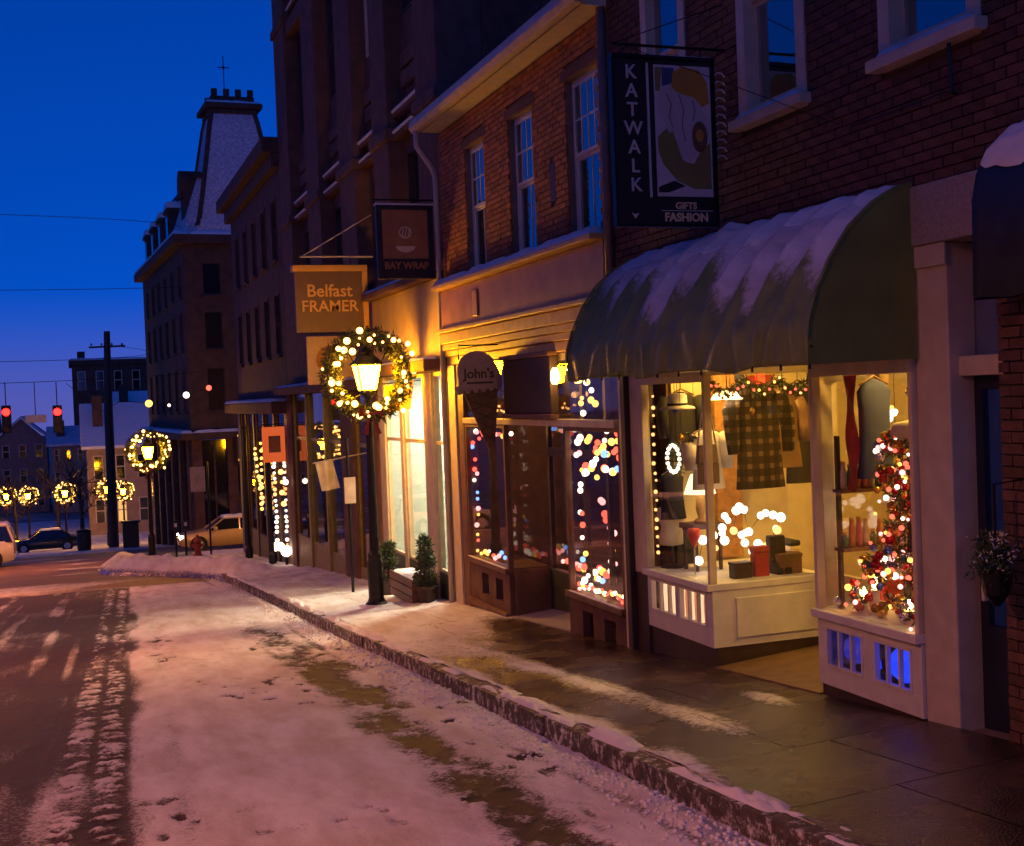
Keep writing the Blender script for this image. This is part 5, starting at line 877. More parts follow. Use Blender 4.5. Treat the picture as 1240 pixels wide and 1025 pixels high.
# ================================================================ POLES, SIGNALS, WIRES
up = thing('utility_pole', 'tall dark wooden utility pole beyond the crossing', 'utility pole', (2.15, 83, gs(83)))
MB().tube([(2.15, 83, gs(83) - .3), (2.2, 83, 2), (2.33, 83, 7.2)], [.33, .28, .2], 10).build('pole', M['darkwood'], up); MB().tube([(1.2, 83, 6.2), (3.4, 83, 6.25)], .07, 6).build('crossarm', M['darkwood'], up)
for k in range(4): MB().lathe((1.35 + k * .62, 83, 6.3), [(.05, 0), (.07, .06), (.03, .16)], 8).build('insulator', M['greystone'], up)
M['redlens'] = emit('red_signal_light', (1.0, .004, .003), 26); M['lensoff'] = mat('dark_lens', (.03, .02, .015), .3)
def signal(label, x, y, z):
    t = thing('traffic_signal', label, 'traffic light', (x, y, z), 'red signals over the crossing')
    MB().box(x - .2, x + .2, y, y + .2, z - .95, z + .3).build('housing', M['iron'], t, bevel=.03)
    for k in range(3):
        c = z - k * .37
        b = MB(); n = 14
        for i in range(n):
            a0, a1 = R(-20 + 220 * i / n), R(-20 + 220 * (i + 1) / n); b.prism([(x + .165 * math.cos(a0), y - .22, c + .165 * math.sin(a0)), (x + .165 * math.cos(a1), y - .22, c + .165 * math.sin(a1)), (x + .18 * math.cos(a1), y - .22, c + .18 * math.sin(a1)), (x + .18 * math.cos(a0), y - .22, c + .18 * math.sin(a0))], (0, .22, 0))
        b.build('visor', M['iron'], t); MB().prism([(x + .165 * math.cos(R(a)), y - .012, c + .165 * math.sin(R(a))) for a in range(0, 360, 20)], (0, .01, 0)).build('lens', M['redlens'] if k == 0 else M['lensoff'], t)
    MB().tube([(x, y + .1, z + .3), (x, y + .1, z + 1.35)], .025, 6).build('hanger', M['iron'], t)
    return t
signal('red traffic signal cut by the left picture edge', -2.78, 60, 2.28); signal('red traffic signal hanging right of the other one', -.62, 60, 2.2)
sv = thing('street_sign', 'small pale sign hung between the two red traffic signals', 'sign', (-1.6, 60, 1.6)); MB().box(-2.0, -1.1, 60, 60.04, 1.75, 2.1).build('plate', M['letter'], sv, bevel=.01); MB().tube([(-1.55, 60.02, 2.1), (-1.55, 60.02, 3.6)], .02, 5).build('hanger', M['iron'], sv)
wl = [((-14, 60, 3.62), (-.2, 60, 3.6), (5.74, 60, 3.85), 'wire carrying the traffic signals across the street'), ((-20, 60, 4.9), (1.3, 66, 4.8), (2.3, 83, 6.3), 'low wire running to the utility pole'), ((-20, 60, 7.8), (0, 60, 7.75), (5.4, 63, 8.2), 'middle wire crossing the dusk sky'), ((-20, 60, 11.3), (0, 60, 11.05), (5.6, 66, 11.3), 'highest wire crossing the dusk sky')]
for a, m_, c, lab in wl:
    pts = [tuple((1 - u) ** 2 * a[i] + 2 * u * (1 - u) * (2 * m_[i] - .5 * a[i] - .5 * c[i]) + u * u * c[i] for i in range(3)) for u in [k / 20 for k in range(21)]]
    tag(MB().tube(pts, .014, 5).build('utility_wire', M['iron']), lab, 'wire', 'overhead wires')
sg = thing('light_string', 'string of coloured lamps spanning the side street in front of the tower building', 'string lights', (5, 60, 2.4)); pts = [(2.2, 60.2, 2.6), (3.4, 60.1, 2.42), (4.3, 60, 2.3), (5.1, 60, 2.75), (6.15, 60, 3.05), (9, 60, 3.3)]
MB().tube(pts, .015, 4).build('wire', M['iron'], sg)
for p, c, r in ((pts[1], 'gold', .17), (pts[2], 'white', .07), (pts[3], 'white', .15), (pts[4], 'red', .13)): MB().ball(p, r, 8, 6).build('bulb', BC[c], sg, smooth=True)
MB().tube([pts[0], (1.25, 60.2, 2.1), (-.2, 60.1, 3.5)], .012, 4).build('wire', M['iron'], sg)
# sign posts, meters, hydrant, bin on the corner
def signpost(label, x, y, z, h, plates, cat='sign post', pr=.035):
    t = thing('sign_post', label, cat, (x, y, z)); MB().tube([(x, y, z - .1), (x, y, z + h)], pr, 8).build('post', M['iron'], t)
    for (dx0, dx1, za, zb, m_) in plates: MB().box(x + dx0, x + dx1, y - .06, y - .037, z + za, z + zb).build('plate', m_, t, bevel=.005)
    return t
M['pinkplate'] = mat('pale_sign_plate', (.5, .38, .34), .5); z_ = cgz(4.6, 46.0)
signpost('tall post on the corner carrying a pale rectangular sign', 4.55, 46.2, z_, 3.4, [(-.62, -.1, 2.3, 3.2, M['pinkplate'])])
def meter(label, x, y, z):
    t = thing('parking_meter', label, 'parking meter', (x, y, z), 'parking meters on the corner'); MB().tube([(x, y, z - .05), (x, y, z + .95)], .04, 8).build('post', M['iron'], t); MB().lathe((x, y, z + .95), [(.05, 0), (.1, .05), (.11, .25), (.09, .33), (.02, .38)], 10).build('head', M['iron'], t, smooth=True)
    MB().box(x - .05, x + .05, y - .112, y - .1, z + 1.1, z + 1.24).build('dial', M['letter'], t)
meter('parking meter left of the hydrant on the snowy corner', 3.35, 46.4, cgz(3.35, 46.4)); meter('parking meter right next to the hydrant', 3.72, 46.7, cgz(3.72, 46.7))
hy = thing('fire_hydrant', 'dark red fire hydrant in the snow at the corner', 'hydrant', (4.05, 45.8, cgz(4.05, 45.8))); M['hydrant'] = mat('red_hydrant_paint', (.25, .03, .02), .4); hz = cgz(4.05, 45.8)
MB().lathe((4.05, 45.8, hz), [(.17, -.05), (.17, .04), (.12, .06), (.12, .5), (.15, .52), (.15, .57), (.11, .62), (.06, .72), (.03, .78)], 12).build('barrel', M['hydrant'], hy, smooth=False); b = MB(); b.tube([(3.85, 45.8, hz + .38), (4.25, 45.8, hz + .38)], .06, 8); b.tube([(4.05, 45.6, hz + .36), (4.05, 45.7, hz + .36)], .075, 8); b.build('nozzle', M['hydrant'], hy)
bn = thing('trash_barrel', 'dark barrel beside a bare tree on the far snowy corner', 'barrel', (.35, 79, gs(79))); MB().lathe((.35, 79, gs(79) + .02), [(.38, 0), (.42, .5), (.4, 1.05), (.43, 1.08), (.43, 1.16)], 14).build('body', M['darkwood'], bn); MB().lathe((.35, 79, gs(79) + 1.18), [(.44, 0), (.36, .1), (.1, .16)], 14).build('lid', M['iron'], bn)
nb = thing('news_box', 'dark boxy cabinet standing beyond the corner lamp', 'cabinet', (3.0, 76, gs(76))); MB().box(2.5, 3.4, 76, 76.7, gs(76), gs(76) + 1.5).build('body', M['darkwood'], nb, bevel=.04); MB().box(2.4, 3.5, 75.9, 76.8, gs(76) + 1.503, gs(76) + 1.6).build('top', M['iron'], nb)
fp = signpost('dark iron post beside the framing shop window', 5.35, 36.5, sw(5.35, 36.5), 3.9, [], pr=.06); MB().lathe((5.35, 36.5, sw(5.35, 36.5)), [(.12, 0), (.12, .25), (.06, .35)], 10).build('foot', M['iron'], fp)
fp2 = signpost('dark post at the shop edge near the parked car', 5.25, 41.0, sw(5.25, 41), 4.3, [], pr=.07); MB().lathe((5.25, 41, sw(5.25, 41)), [(.13, 0), (.13, .3), (.07, .4)], 10).build('foot', M['iron'], fp2)
wp = signpost('pale street pole with small white plates behind the nearest lamp', 4.93, 23.4, sw(4.93, 23.4), 3.0, [(-.1, .12, 1.75, 2.25, M['letter'])], pr=.03); wp.children[0].data.materials[0] = M['pipe']
fg = thing('shop_flag', 'cream cloth flag hanging from a rod beside the nearest lamp', 'flag', (4.6, 25, .4)); MB().tube([(XF, 25, 1.12), (4.55, 25, .95)], .015, 6).build('rod', M['pipe'], fg); V = MB()
for i in range(10):
    for j in range(8): u, v = i / 9, j / 7; V.v.append((4.6 + .36 * u + .12 * v + .015 * math.sin(u * 9), 25 + .05 * math.sin(u * 8 + v * 2), .95 + .05 * u - .58 * v))
V.f = [(i * 8 + j, i * 8 + j + 1, (i + 1) * 8 + j + 1, (i + 1) * 8 + j) for i in range(9) for j in range(7)]; V.build('cloth', M['cream'], fg, smooth=True)
# ================================================================ CARS
def car(label, loc, rz, paint, Ln=4.5, Wd=1.75, Ht=1.42, suv=False, snowy=True, lights=False, cat='car'):
    t = thing('parked_car' if not suv else 'sport_utility_car', label, cat); h = Wd / 2
    bl = .92 if not suv else 1.08; st = []
    # lower body stations: x, half width, bottom, top
    for x, w, zb, zt in ((-Ln / 2, .62, .36, .62), (-Ln / 2 + .08, .84, .28, .74), (-Ln / 2 + .45, .96, .22, bl - .12), (-Ln * .2, 1.0, .2, bl - .02), (0, 1.0, .2, bl), (Ln * .22, 1.0, .2, bl), (Ln / 2 - .4, .97, .23, bl + (.0 if not suv else .02)), (Ln / 2 - .06, .88, .3, bl - .05), (Ln / 2, .7, .4, bl - .2)): st.append((x, w * h, zb, zt))
    b = MB(); n = 8
    for x, w, zb, zt in st: m_ = (zb + zt) / 2; b.v += [(x, -w * .9, zb), (x, -w, m_ - .05), (x, -w * .985, m_ + .12), (x, -w * .9, zt), (x, w * .9, zt), (x, w * .985, m_ + .12), (x, w, m_ - .05), (x, w * .9, zb)]
    for i in range(len(st) - 1):
        for j in range(n): b.f.append((i * n + j, i * n + (j + 1) % n, (i + 1) * n + (j + 1) % n, (i + 1) * n + j))
    b.f += [tuple(range(n - 1, -1, -1)), tuple(range((len(st) - 1) * n, len(st) * n))]; b.f = [f[::-1] for f in b.f]
    body = b.build('body', paint, t, bevel=.02, smooth=True)
    c0, c1, r0, r1 = (-Ln * .22, Ln * .37, -Ln * .06, Ln * .22) if not suv else (-Ln * .2, Ln * .49, -Ln * .07, Ln * .44)
    a, bb = h * .88, h * .68; b = MB(); b.quadbox([(c0, -a, bl - .04), (c1, -a, bl - .04), (c1, a, bl - .04), (c0, a, bl - .04), (r0, -bb, Ht - .03), (r1, -bb, Ht - .03), (r1, bb, Ht - .03), (r0, bb, Ht - .03)]); b.build('window_glass', M['cargl'], t, bevel=.03)
    b = MB(); b.quadbox([(r0 - .08, -bb - .03, Ht - .05), (r1 + .1, -bb - .03, Ht - .05), (r1 + .1, bb + .03, Ht - .05), (r0 - .08, bb + .03, Ht - .05), (r0 + .05, -bb + .08, Ht), (r1 - .02, -bb + .08, Ht), (r1 - .02, bb - .08, Ht), (r0 + .05, bb - .08, Ht)]); rf = b.build('roof', paint, t, bevel=.02)
    for s in (-1, 1):
        b = MB(); b.tube([(c0, s * (a + .005), bl - .02), (r0, s * (bb + .01), Ht - .03)], .035, 6); b.tube([(c1, s * (a + .005), bl - .02), (r1, s * (bb + .01), Ht - .03)], .05, 6); xm = (c0 + c1) / 2 + .1; b.tube([(xm, s * (a + .005), bl - .02), (xm, s * (bb + .01), Ht - .03)], .04, 6); b.build('pillar', paint, t)
        b = MB(); b.box(c0 + .25, c0 + .42, s * (h + .0), s * (h + .16), bl + .02, bl + .16); b.build('mirror', paint, t, bevel=.02)
        MB().box(-Ln / 2 + .04, -Ln / 2 + .2, s * h * .5, s * h * .84, .6, .74).build('headlight', M['headlamp'] if lights else M['letter'], t, bevel=.02)
        MB().box(Ln / 2 - .12, Ln / 2 - .01, s * h * .5, s * h * .82, .66, .8).build('tail_light', M['taillens'], t, bevel=.02)
        for x in (-Ln * .31, Ln * .3):
            b = MB(); R_ = .33 if not suv else .38; q = [(R_ * math.cos(R(k * 18)), R_ * math.sin(R(k * 18))) for k in range(20)]; y0 = s * (h - .2); wz = R_
            w = MB().prism([(x + u, y0, wz + v) for u, v in q], (0, s * .22, 0)).build('wheel', M['tyre'], t, bevel=.02)
            MB().prism([(x + u * .62, s * (h + .021), wz + v * .62) for u, v in q], (0, s * .012, 0)).build('rim', M['letter'], w)
            MB().prism([(x + u * 1.15, s * (h - .06), wz + v * 1.15) for u, v in q], (0, s * .075, 0)).build('wheel_arch', M['darkroom'], t)
    MB().box(-Ln / 2 - .02, -Ln / 2 + .1, -h * .7, h * .7, .32, .46).build('bumper', paint, t, bevel=.03); MB().box(Ln / 2 - .1, Ln / 2 + .02, -h * .75, h * .75, .4, .54).build('bumper', paint, t, bevel=.03)
    if snowy: snowcap(t, r0 - .02, r1 + .02, -bb, bb, Ht - .002, .07, 3)
    t.location = loc; t.rotation_euler.z = rz; return t
M['headlamp'] = emit('headlamp_light', (1.0, .8, .5), 45); M['taillens'] = mat('tail_lens', (.3, .02, .02), .3); M['tyre'] = mat('tyre_rubber', (.02, .02, .02), .8); M['tanpaint'] = mat('champagne_car_paint', (.62, .45, .2), .35, .2, var=.05, coat=.6); M['whitepaint'] = mat('white_car_paint', (.72, .68, .62), .35, var=.05, coat=.6); M['blackpaint'] = mat('dark_green_car_paint', (.02, .025, .02), .25, var=.05, coat=.8)
car('champagne sedan with lit headlight waiting at the side street behind the hydrant', (6.45, 57.3, gs(57.3) + .02), 0, M['tanpaint'], lights=True)
car('white car cut off by the left edge of the picture', (-4.75, 55.6, gs(55.6) + .02), 0, M['whitepaint'], 4.6, 1.85, 1.75, suv=True)
car('dark parked car on the far snowy street under the wreath lamps', (-2.1, 89.5, gs(89.5) + .02), R(4), M['blackpaint'])
# a parked row on the opposite kerb, seen only mirrored in the shop windows
car('white parked car on the opposite kerb, mirrored in the ice cream shop window', (-4.2, 30.5, gs(30.5) + .03), R(90), M['whitepaint'])
car('champagne parked car on the opposite kerb, mirrored in the shop windows', (-4.2, 24.2, gs(24.2) + .03), R(90), M['tanpaint'])
# ================================================================ PLANTS
def shrub(label, x, y, z, pot, hgt, rad, seed, lights=0, pm='darkwood', m_='leaf2'):
    t = thing('potted_shrub', label, 'plant', (x, y, z)); r = random.Random(seed)
    MB().lathe((x, y, z), [(pot * .7, 0), (pot, pot * 1.5), (pot * 1.1, pot * 1.55), (pot * 1.1, pot * 1.75), (pot * .9, pot * 1.7)], 14).build('pot', M[pm], t); MB().tube([(x, y, z + pot * 1.5), (x, y, z + pot * 1.7 + hgt * .6)], .02, 6).build('trunk', M['wood'], t); b = MB(); z0 = z + pot * 1.7
    for k in range(60): u = r.random(); a = r.random() * 6.283; q = rad * (1 - u * .6) * r.random() ** .5; needles(b, (x + q * math.cos(a), y + q * math.sin(a), z0 + u * hgt), .07, 26, .07, r, .3)
    cr = b.build('crown', M[m_], t, kind='stuff')
    for k in range(lights): a = r.random() * 6.283; u = r.random(); inst(bulb_me, 'bulb', cr, (x + rad * .9 * (1 - u * .6) * math.cos(a), y + rad * .9 * (1 - u * .6) * math.sin(a), z0 + u * hgt), sc=.018)
shrub('round potted evergreen against the teal shop window', 5.3, 22.0, sw(5.3, 22), .2, .6, .22, 3); shrub('taller potted evergreen beside the white downspout', 5.42, 19.85, sw(5.4, 19.85), .18, .8, .17, 5)
wb = thing('wooden_planter', 'low snow-dusted wooden planter box at the foot of the downspout', 'planter', (5.4, 19.9, sw(5.4, 20.4))); z0 = sw(5.4, 20.4)
for k in range(3): MB().box(5.18, 5.21, 19.9 + .0, 21.4, z0 + .02 + k * .15, z0 + .15 + k * .15).build('plank', M['wood'], wb, bevel=.006); MB().box(5.21, 5.62, 19.9, 19.93, z0 + .1 + k * .15, z0 + .23 + k * .15).build('plank', M['wood'], wb, bevel=.006)
MB().box(5.215, 5.62, 19.935, 21.38, z0 + .0, z0 + .42).build('soil', M['darkwood'], wb); snowcap(wb, 5.2, 5.62, 19.94, 21.36, z0 + .42, .06, 8)
hb = thing('hanging_basket', 'frosted hanging plant basket on the brick pier at the right edge', 'plant', (5.55, 6.55, .9)); b = MB(); r = random.Random(8)
for k in range(40): needles(b, (5.52 + r.gauss(0, .06), 6.42 + r.gauss(0, .06), 1.02 + r.gauss(0, .07)), .05, 30, .045, r)
b.build('foliage', M['leaf2'], hb, kind='stuff'); MB().lathe((5.52, 6.42, .72), [(.02, 0), (.08, .08), (.11, .22)], 12).build('basket', M['iron'], hb); MB().tube([(5.52, 6.42, .94), (5.52, 6.42, 1.5), (XF + .02, 6.42, 1.52)], .01, 5).build('hook', M['iron'], hb)
b = MB()
for k in range(60): needles(b, (5.5 + r.gauss(0, .07), 6.4 + r.gauss(0, .07), 1.07 + r.gauss(0, .05)), .03, 2, .025, r)
b.build('snow', M['snow'], hb, kind='stuff')
def bare_tree(label, x, y, hgt, seed):
    t = thing('bare_tree', label, 'tree', (x, y, gs(y))); r = random.Random(seed); z = gs(y); MB().tube([(x, y, z - .1), (x + .05, y, z + hgt * .3), (x, y, z + hgt * .55)], [.16, .12, .08], 8).build('trunk', M['darkwood'], t); b = MB()
    def br(p, d, l, rad, k):
        e = p + d * l; b.tube([p, (p + e) / 2 + Vector((r.gauss(0, .04), r.gauss(0, .04), .02)) * l, e], [rad, rad * .8, rad * .6], 5, False)
        if k: 
            for _ in range(3): br(p + d * l * r.uniform(.5, 1), (d + Vector((r.gauss(0, .5), r.gauss(0, .5), r.gauss(.1, .3)))).normalized(), l * .7, rad * .6, k - 1)
    for k in range(7): br(Vector((x, y, z + hgt * (.25 + .045 * k))), Vector((r.gauss(0, .6), r.gauss(0, .6), .7)).normalized(), hgt * .22, .06, 3)
    b.build('crown', M['darkwood'], t)
bare_tree('bare street tree beside the far barrel', .25, 80.2, 6.5, 3); bare_tree('bare street tree behind the far dark car', -4.2, 96, 7, 5); bare_tree('bare tree in front of the far clapboard houses', -1.5, 112, 8, 7)
# ================================================================ STRING LIGHTS IN THE SHOP WINDOWS
CB = {k: meshof(MB().ball((0, 0, 0), 1, 8, 6), 'bulb', m_, True) for k, m_ in BC.items()}; CB['warm'] = meshof(MB().ball((0, 0, 0), 1, 8, 6), 'bulb', M['bulbdim'], True)
def string(label, pts, step, cols, rad, seed, jit=.03, name='light_string'):
    t = thing(name, label, 'string lights', pts[0]); r = random.Random(seed); P = []
    for a, c in zip(pts, pts[1:]):
        a, c = Vector(a), Vector(c); n = max(1, int((c - a).length / step))
        for k in range(n): p = a.lerp(c, k / n); P.append(p + Vector((r.gauss(0, jit * .4), r.gauss(0, jit), r.gauss(0, jit))))
    MB().tube(P, .004, 4, False).build('wire', M['iron'], t)
    for p in P: inst(CB[r.choice(cols)], 'bulb', t, p, sc=rad * r.uniform(.75, 1.25))
    return t
multi = ['red', 'gold', 'blue', 'white', 'pink', 'gold', 'red']
string('coloured bulbs framing the left ice cream shop window', [(5.86, 16.68, 1.62), (5.86, 18.3, 1.65), (5.86, 18.28, -.2), (5.86, 16.65, -.2)], .13, multi, .032, 2)
string('coloured bulbs along the sill of the recessed green window', [(6.48, 16.3, -.18), (6.48, 14.5, -.18), (6.5, 14.75, .5), (6.5, 15.1, .85)], .1, ['red', 'gold', 'pink', 'red', 'white'], .042, 3)
string('dense coloured bulbs round the right ice cream shop window', [(5.88, 14.15, 1.6), (5.88, 12.8, 1.62), (5.9, 13.9, 1.3), (5.9, 12.9, 1.2)], .09, ['white', 'gold', 'white', 'red', 'blue', 'gold'], .04, 4, .06)
string('coloured bulbs hanging down the side of the right window', [(5.88, 14.15, 1.5), (5.88, 14.1, -.1), (5.9, 13.5, -.05)], .12, multi, .036, 14, .05)
string('small bright bulbs lying along the right window sill', [(5.84, 14.2, -.2), (5.84, 12.75, -.2)], .045, ['white', 'pink', 'red', 'white', 'gold'], .024, 5, .02)
string('warm bulbs in the transom over the right window', [(5.95, 14.2, 1.95), (5.95, 14.0, 2.35), (5.95, 13.7, 1.95)], .09, ['white', 'warm', 'gold'], .035, 6)
string('warm bulbs round the corner building doorway', [(5.62, 37.3, 1.3), (5.62, 37.3, -2.2)], .16, ['warm', 'white'], .05, 7); string('warm bulbs on the far column of the corner building', [(5.64, 40.0, .9), (5.62, 40.1, -1.2), (5.64, 41.5, .9)], .2, ['warm', 'gold'], .06, 8)
string('warm lights in the corner building window beside the orange sign', [(5.66, 36.3, .2), (5.66, 36.0, -1.0)], .26, ['warm', 'white'], .07, 18)
for k, (x, y, z, r_) in enumerate(((5.5, 36.9, -2.05, .13), (5.5, 36.0, -1.95, .13), (5.55, 35.2, -2.0, .16), (5.5, 34.5, 0.0, .08))):
    t = thing('globe_light', ['white globe light at the foot of the doorway bulbs', 'white globe light between two others by the corner shop', 'biggest white globe light by the corner shop', 'small white globe light on the wall of the tall block'][k], 'light', (x, y, z)); MB().ball((x, y, z), r_, 12, 8).build('globe', BC['white'], t, smooth=True); MB().lathe((x, y, z - r_ - (.06 if k == 3 else .3)), [(.05, 0), (.04, .06 if k == 3 else .3)], 8).build('stem', M['iron'], t)
# ================================================================ GOODS IN THE GIFT SHOP WINDOWS
string('cluster of warm fairy bulbs across the left display', [(6.0, 11.3, .45), (6.15, 11.1, .75), (6.35, 11.0, .95), (6.5, 11.15, .75), (6.7, 11.0, .9), (6.85, 11.2, .6), (6.6, 11.3, .5), (6.3, 11.2, .85), (6.1, 11.15, .5)], .085, ['white', 'white', 'warm'], .04, 21, .06)
string('tiny warm bulbs up the edge of the left display window', [(5.86, 12.0, .4), (5.86, 12.0, 2.2)], .1, ['warm'], .018, 22, .01)
string('warm bulbs hanging at the back of the right display', [(6.3, 8.72, 2.1), (6.25, 8.65, 1.6), (6.4, 8.6, 2.05), (6.35, 8.7, 1.7)], .09, ['warm', 'gold', 'white'], .028, 23, .06)
# plaid coat on hanger
pm = bpy.data.materials.new('plaid_wool'); pm.use_nodes = True; t_ = pm.node_tree; N = t_.nodes.new; L = t_.links.new; bs_ = t_.nodes['Principled BSDF']; bs_.inputs['Roughness'].default_value = .9; tc = N('ShaderNodeTexCoord'); sx = N('ShaderNodeSeparateXYZ'); L(tc.outputs['Object'], sx.inputs[0]); fac = None
for ch in ('X', 'Z'):
    m1 = N('ShaderNodeMath'); m1.operation = 'MULTIPLY'; m1.inputs[1].default_value = 8.0; L(sx.outputs[ch], m1.inputs[0]); m2 = N('ShaderNodeMath'); m2.operation = 'FRACT'; L(m1.outputs[0], m2.inputs[0]); m3 = N('ShaderNodeMath'); m3.operation = 'GREATER_THAN'; m3.inputs[1].default_value = .62; L(m2.outputs[0], m3.inputs[0])
    if fac is None: fac = m3
    else: a_ = N('ShaderNodeMath'); a_.operation = 'ADD'; L(fac.outputs[0], a_.inputs[0]); L(m3.outputs[0], a_.inputs[1]); fac = a_
dv = N('ShaderNodeMath'); dv.operation = 'MULTIPLY'; dv.inputs[1].default_value = .5; L(fac.outputs[0], dv.inputs[0]); rp = N('ShaderNodeValToRGB'); rp.color_ramp.elements[0].color = (.012, .01, .01, 1); rp.color_ramp.elements[1].color = (.28, .2, .13, 1); e_ = rp.color_ramp.elements.new(.5); e_.color = (.055, .035, .03, 1); L(dv.outputs[0], rp.inputs['Fac']); L(rp.outputs[0], bs_.inputs['Base Color'])
def garment(label, cat, x, y, ztop, w, h, m_, sleeves=True, name='hanging_coat', depth=.1):
    t = thing(name, label, cat, (x, y, ztop - h)); b = MB(); st = [(0, .16, .06), (.04, .62, .08), (.12, .95, .1), (.3, .86, .12), (.5, .84, .13), (.75, .92, .14), (1, 1.0, .15)]; n = 20
    for u, q, dd in st:
        for k in range(n): a = k / n * 6.283; rip = 1 + .05 * math.sin(a * 7 + u * 3) * u; b.v.append((x + w / 2 * q * math.cos(a) * rip, y + dd * depth * 9 * math.sin(a) * .6 * rip, ztop - h * u))
    b.f = [(i * n + j, (i + 1) * n + j, (i + 1) * n + (j + 1) % n, i * n + (j + 1) % n) for i in range(len(st) - 1) for j in range(n)]; b.build('body', m_, t, smooth=True)
    if sleeves:
        for s in (-1, 1): MB().tube([(x + s * w * .42, y, ztop - h * .09), (x + s * w * .56, y, ztop - h * .25), (x + s * w * .58, y - .03, ztop - h * .45), (x + s * w * .56, y - .04, ztop - h * .66)], [.075, .085, .075, .06], 10).build('sleeve', m_, t, smooth=True)
    MB().tube([(x - w * .4, y, ztop - h * .05), (x, y, ztop + .03), (x + w * .4, y, ztop - h * .05)], .01, 5).build('hanger', M['wood'], t); MB().tube([(x, y, ztop + .03), (x, y, 2.83)], .005, 4).build('cord', M['iron'], t)
garment('black and tan plaid coat hanging in the left display window', 'coat', 6.52, 10.95, 2.2, .56, 1.05, pm); M['bluedress'] = mat('blue_dress_cloth', (.03, .04, .13), .8); M['blackcloth'] = mat('black_cloth', (.012, .01, .012), .8); M['whitecloth'] = mat('white_cloth', (.7, .62, .5), .8); M['redbox'] = mat('red_card', (.4, .03, .03), .6); M['blackbox'] = M['blackcloth']
garment('dark blue dress hanging at the back of the right display', 'dress', 6.14, 8.5, 2.2, .34, .8, M['bluedress'], False, 'hanging_dress'); garment('white blouse hanging behind the left display window', 'blouse', 6.2, 11.45, 1.75, .38, .62, M['whitecloth'], True, 'hanging_blouse')
garment('dark cardigan hanging high in the left display window', 'cardigan', 6.2, 12.0, 2.15, .4, .75, M['blackcloth'], True, 'hanging_coat')
def bust(label, x, y, z, h, m_, hat=False):
    t = thing('dress_form', label, 'mannequin', (x, y, z)); MB().lathe((x, y, z), [(.13, 0), (.13, .02), (.02, .03), (.02, h * .3)], 12).build('stand', M['iron'], t); MB().lathe((x, y, z + h * .3), [(.02, 0), (.13, .02), (.15, h * .12), (.11, h * .28), (.16, h * .46), (.15, h * .55), (.05, h * .6), (.045, h * .68), (.02, h * .7)], 16, 1, .7).build('torso', m_, t, smooth=True)
    return t
bust('pale dress form standing low in the left display', 5.98, 11.9, .28, .75, M['cream'])
def hat(label, x, y, z, m_):
    t = thing('hat', label, 'hat', (x, y, z)); MB().lathe((x, y, z), [(.001, .16), (.08, .155), (.1, .13), (.105, .03), (.18, .01), (.19, -.01)], 16).build('crown', m_, t, smooth=True); MB().lathe((x, y, z), [(.108, .02), (.107, .055)], 16).build('band', M['blackcloth'], t); MB().tube([(x, y, z + .16), (x, y, 2.83)], .004, 4).build('cord', M['iron'], t)
hat('white hat hanging high in the left display window', 5.95, 11.6, 1.98, M['whitecloth'])
def bag(label, x, y, z, m_):
    t = thing('handbag', label, 'bag', (x, y, z)); MB().prism([(x - .12, y - .03, z), (x + .12, y - .03, z), (x + .1, y - .03, z + .2), (x - .1, y - .03, z + .2)], (0, .07, 0)).build('body', m_, t, bevel=.015)
    b = MB()
    for k in range(14): b.box(x - .115 + k * .017, x - .105 + k * .017, y - .032, y + .0, z - .2, z)
    b.build('fringe', m_, t); MB().tube([(x - .1, y, z + .2), (x - .05, y, z + .5), (x, y, z + .56), (x + .05, y, z + .5), (x + .1, y, z + .2)], .01, 5).build('strap', m_, t); MB().tube([(x, y, z + .56), (x, y, 2.83)], .003, 4).build('cord', M['iron'], t)
bag('grey fringed handbag hanging in the left display window', 5.98, 11.05, 1.42, mat('grey_suede', (.28, .2, .16), .8))
lw = thing('lit_wreath', 'small lit wreath ball hanging in the left display window', 'wreath', (5.98, 11.75, 1.4)); b = MB(); r = random.Random(2)
for k in range(30): a = k / 30 * 6.283; needles(b, (5.98 + .03 * math.sin(a * 3), 11.72 + .13 * math.cos(a), 1.45 + .13 * math.sin(a)), .04, 16, .04, r)
b.build('foliage', M['leaf'], lw, kind='stuff')
for k in range(16): a = k / 16 * 6.283; inst(CB['white'], 'bulb', lw, (5.94, 11.72 + .14 * math.cos(a), 1.45 + .14 * math.sin(a)), sc=.022)
MB().tube([(5.98, 11.72, 1.58), (5.98, 11.72, 2.83)], .004, 4).build('cord', M['iron'], lw)
def tablelamp(label, x, y, z, s, m_):
    t = thing('table_lamp', label, 'lamp', (x, y, z)); MB().lathe((x, y, z), [(.09, 0), (.09, .02), (.03, .05), (.06, .14), (.05, .24), (.015, .3), (.015, .36)], 14, s, s).build('base', M['gold'], t, smooth=True); MB().lathe((x, y, z + .3), [(.2 * s, 0), (.15 * s, .14 * s), (.11 * s, .24 * s)], 18).build('shade', m_, t, smooth=True)
M['shade'] = emit('lit_lamp_shade', (1.0, .72, .36), 2.2); tablelamp('white shaded table lamp glowing in the left display', 6.15, 11.55, .78, .85, M['shade'])
st_ = thing('display_stand', 'dark wooden stand under the glowing table lamp', 'stand', (6.15, 11.55, .28)); MB().box(5.98, 6.34, 11.4, 11.72, .72, .775).build('top', M['darkwood'], st_); 
for dx in (-.13, .15):
    for dy in (-.11, .13): MB().box(6.15 + dx, 6.18 + dx, 11.55 + dy, 11.58 + dy, .28, .72).build('leg', M['darkwood'], st_)
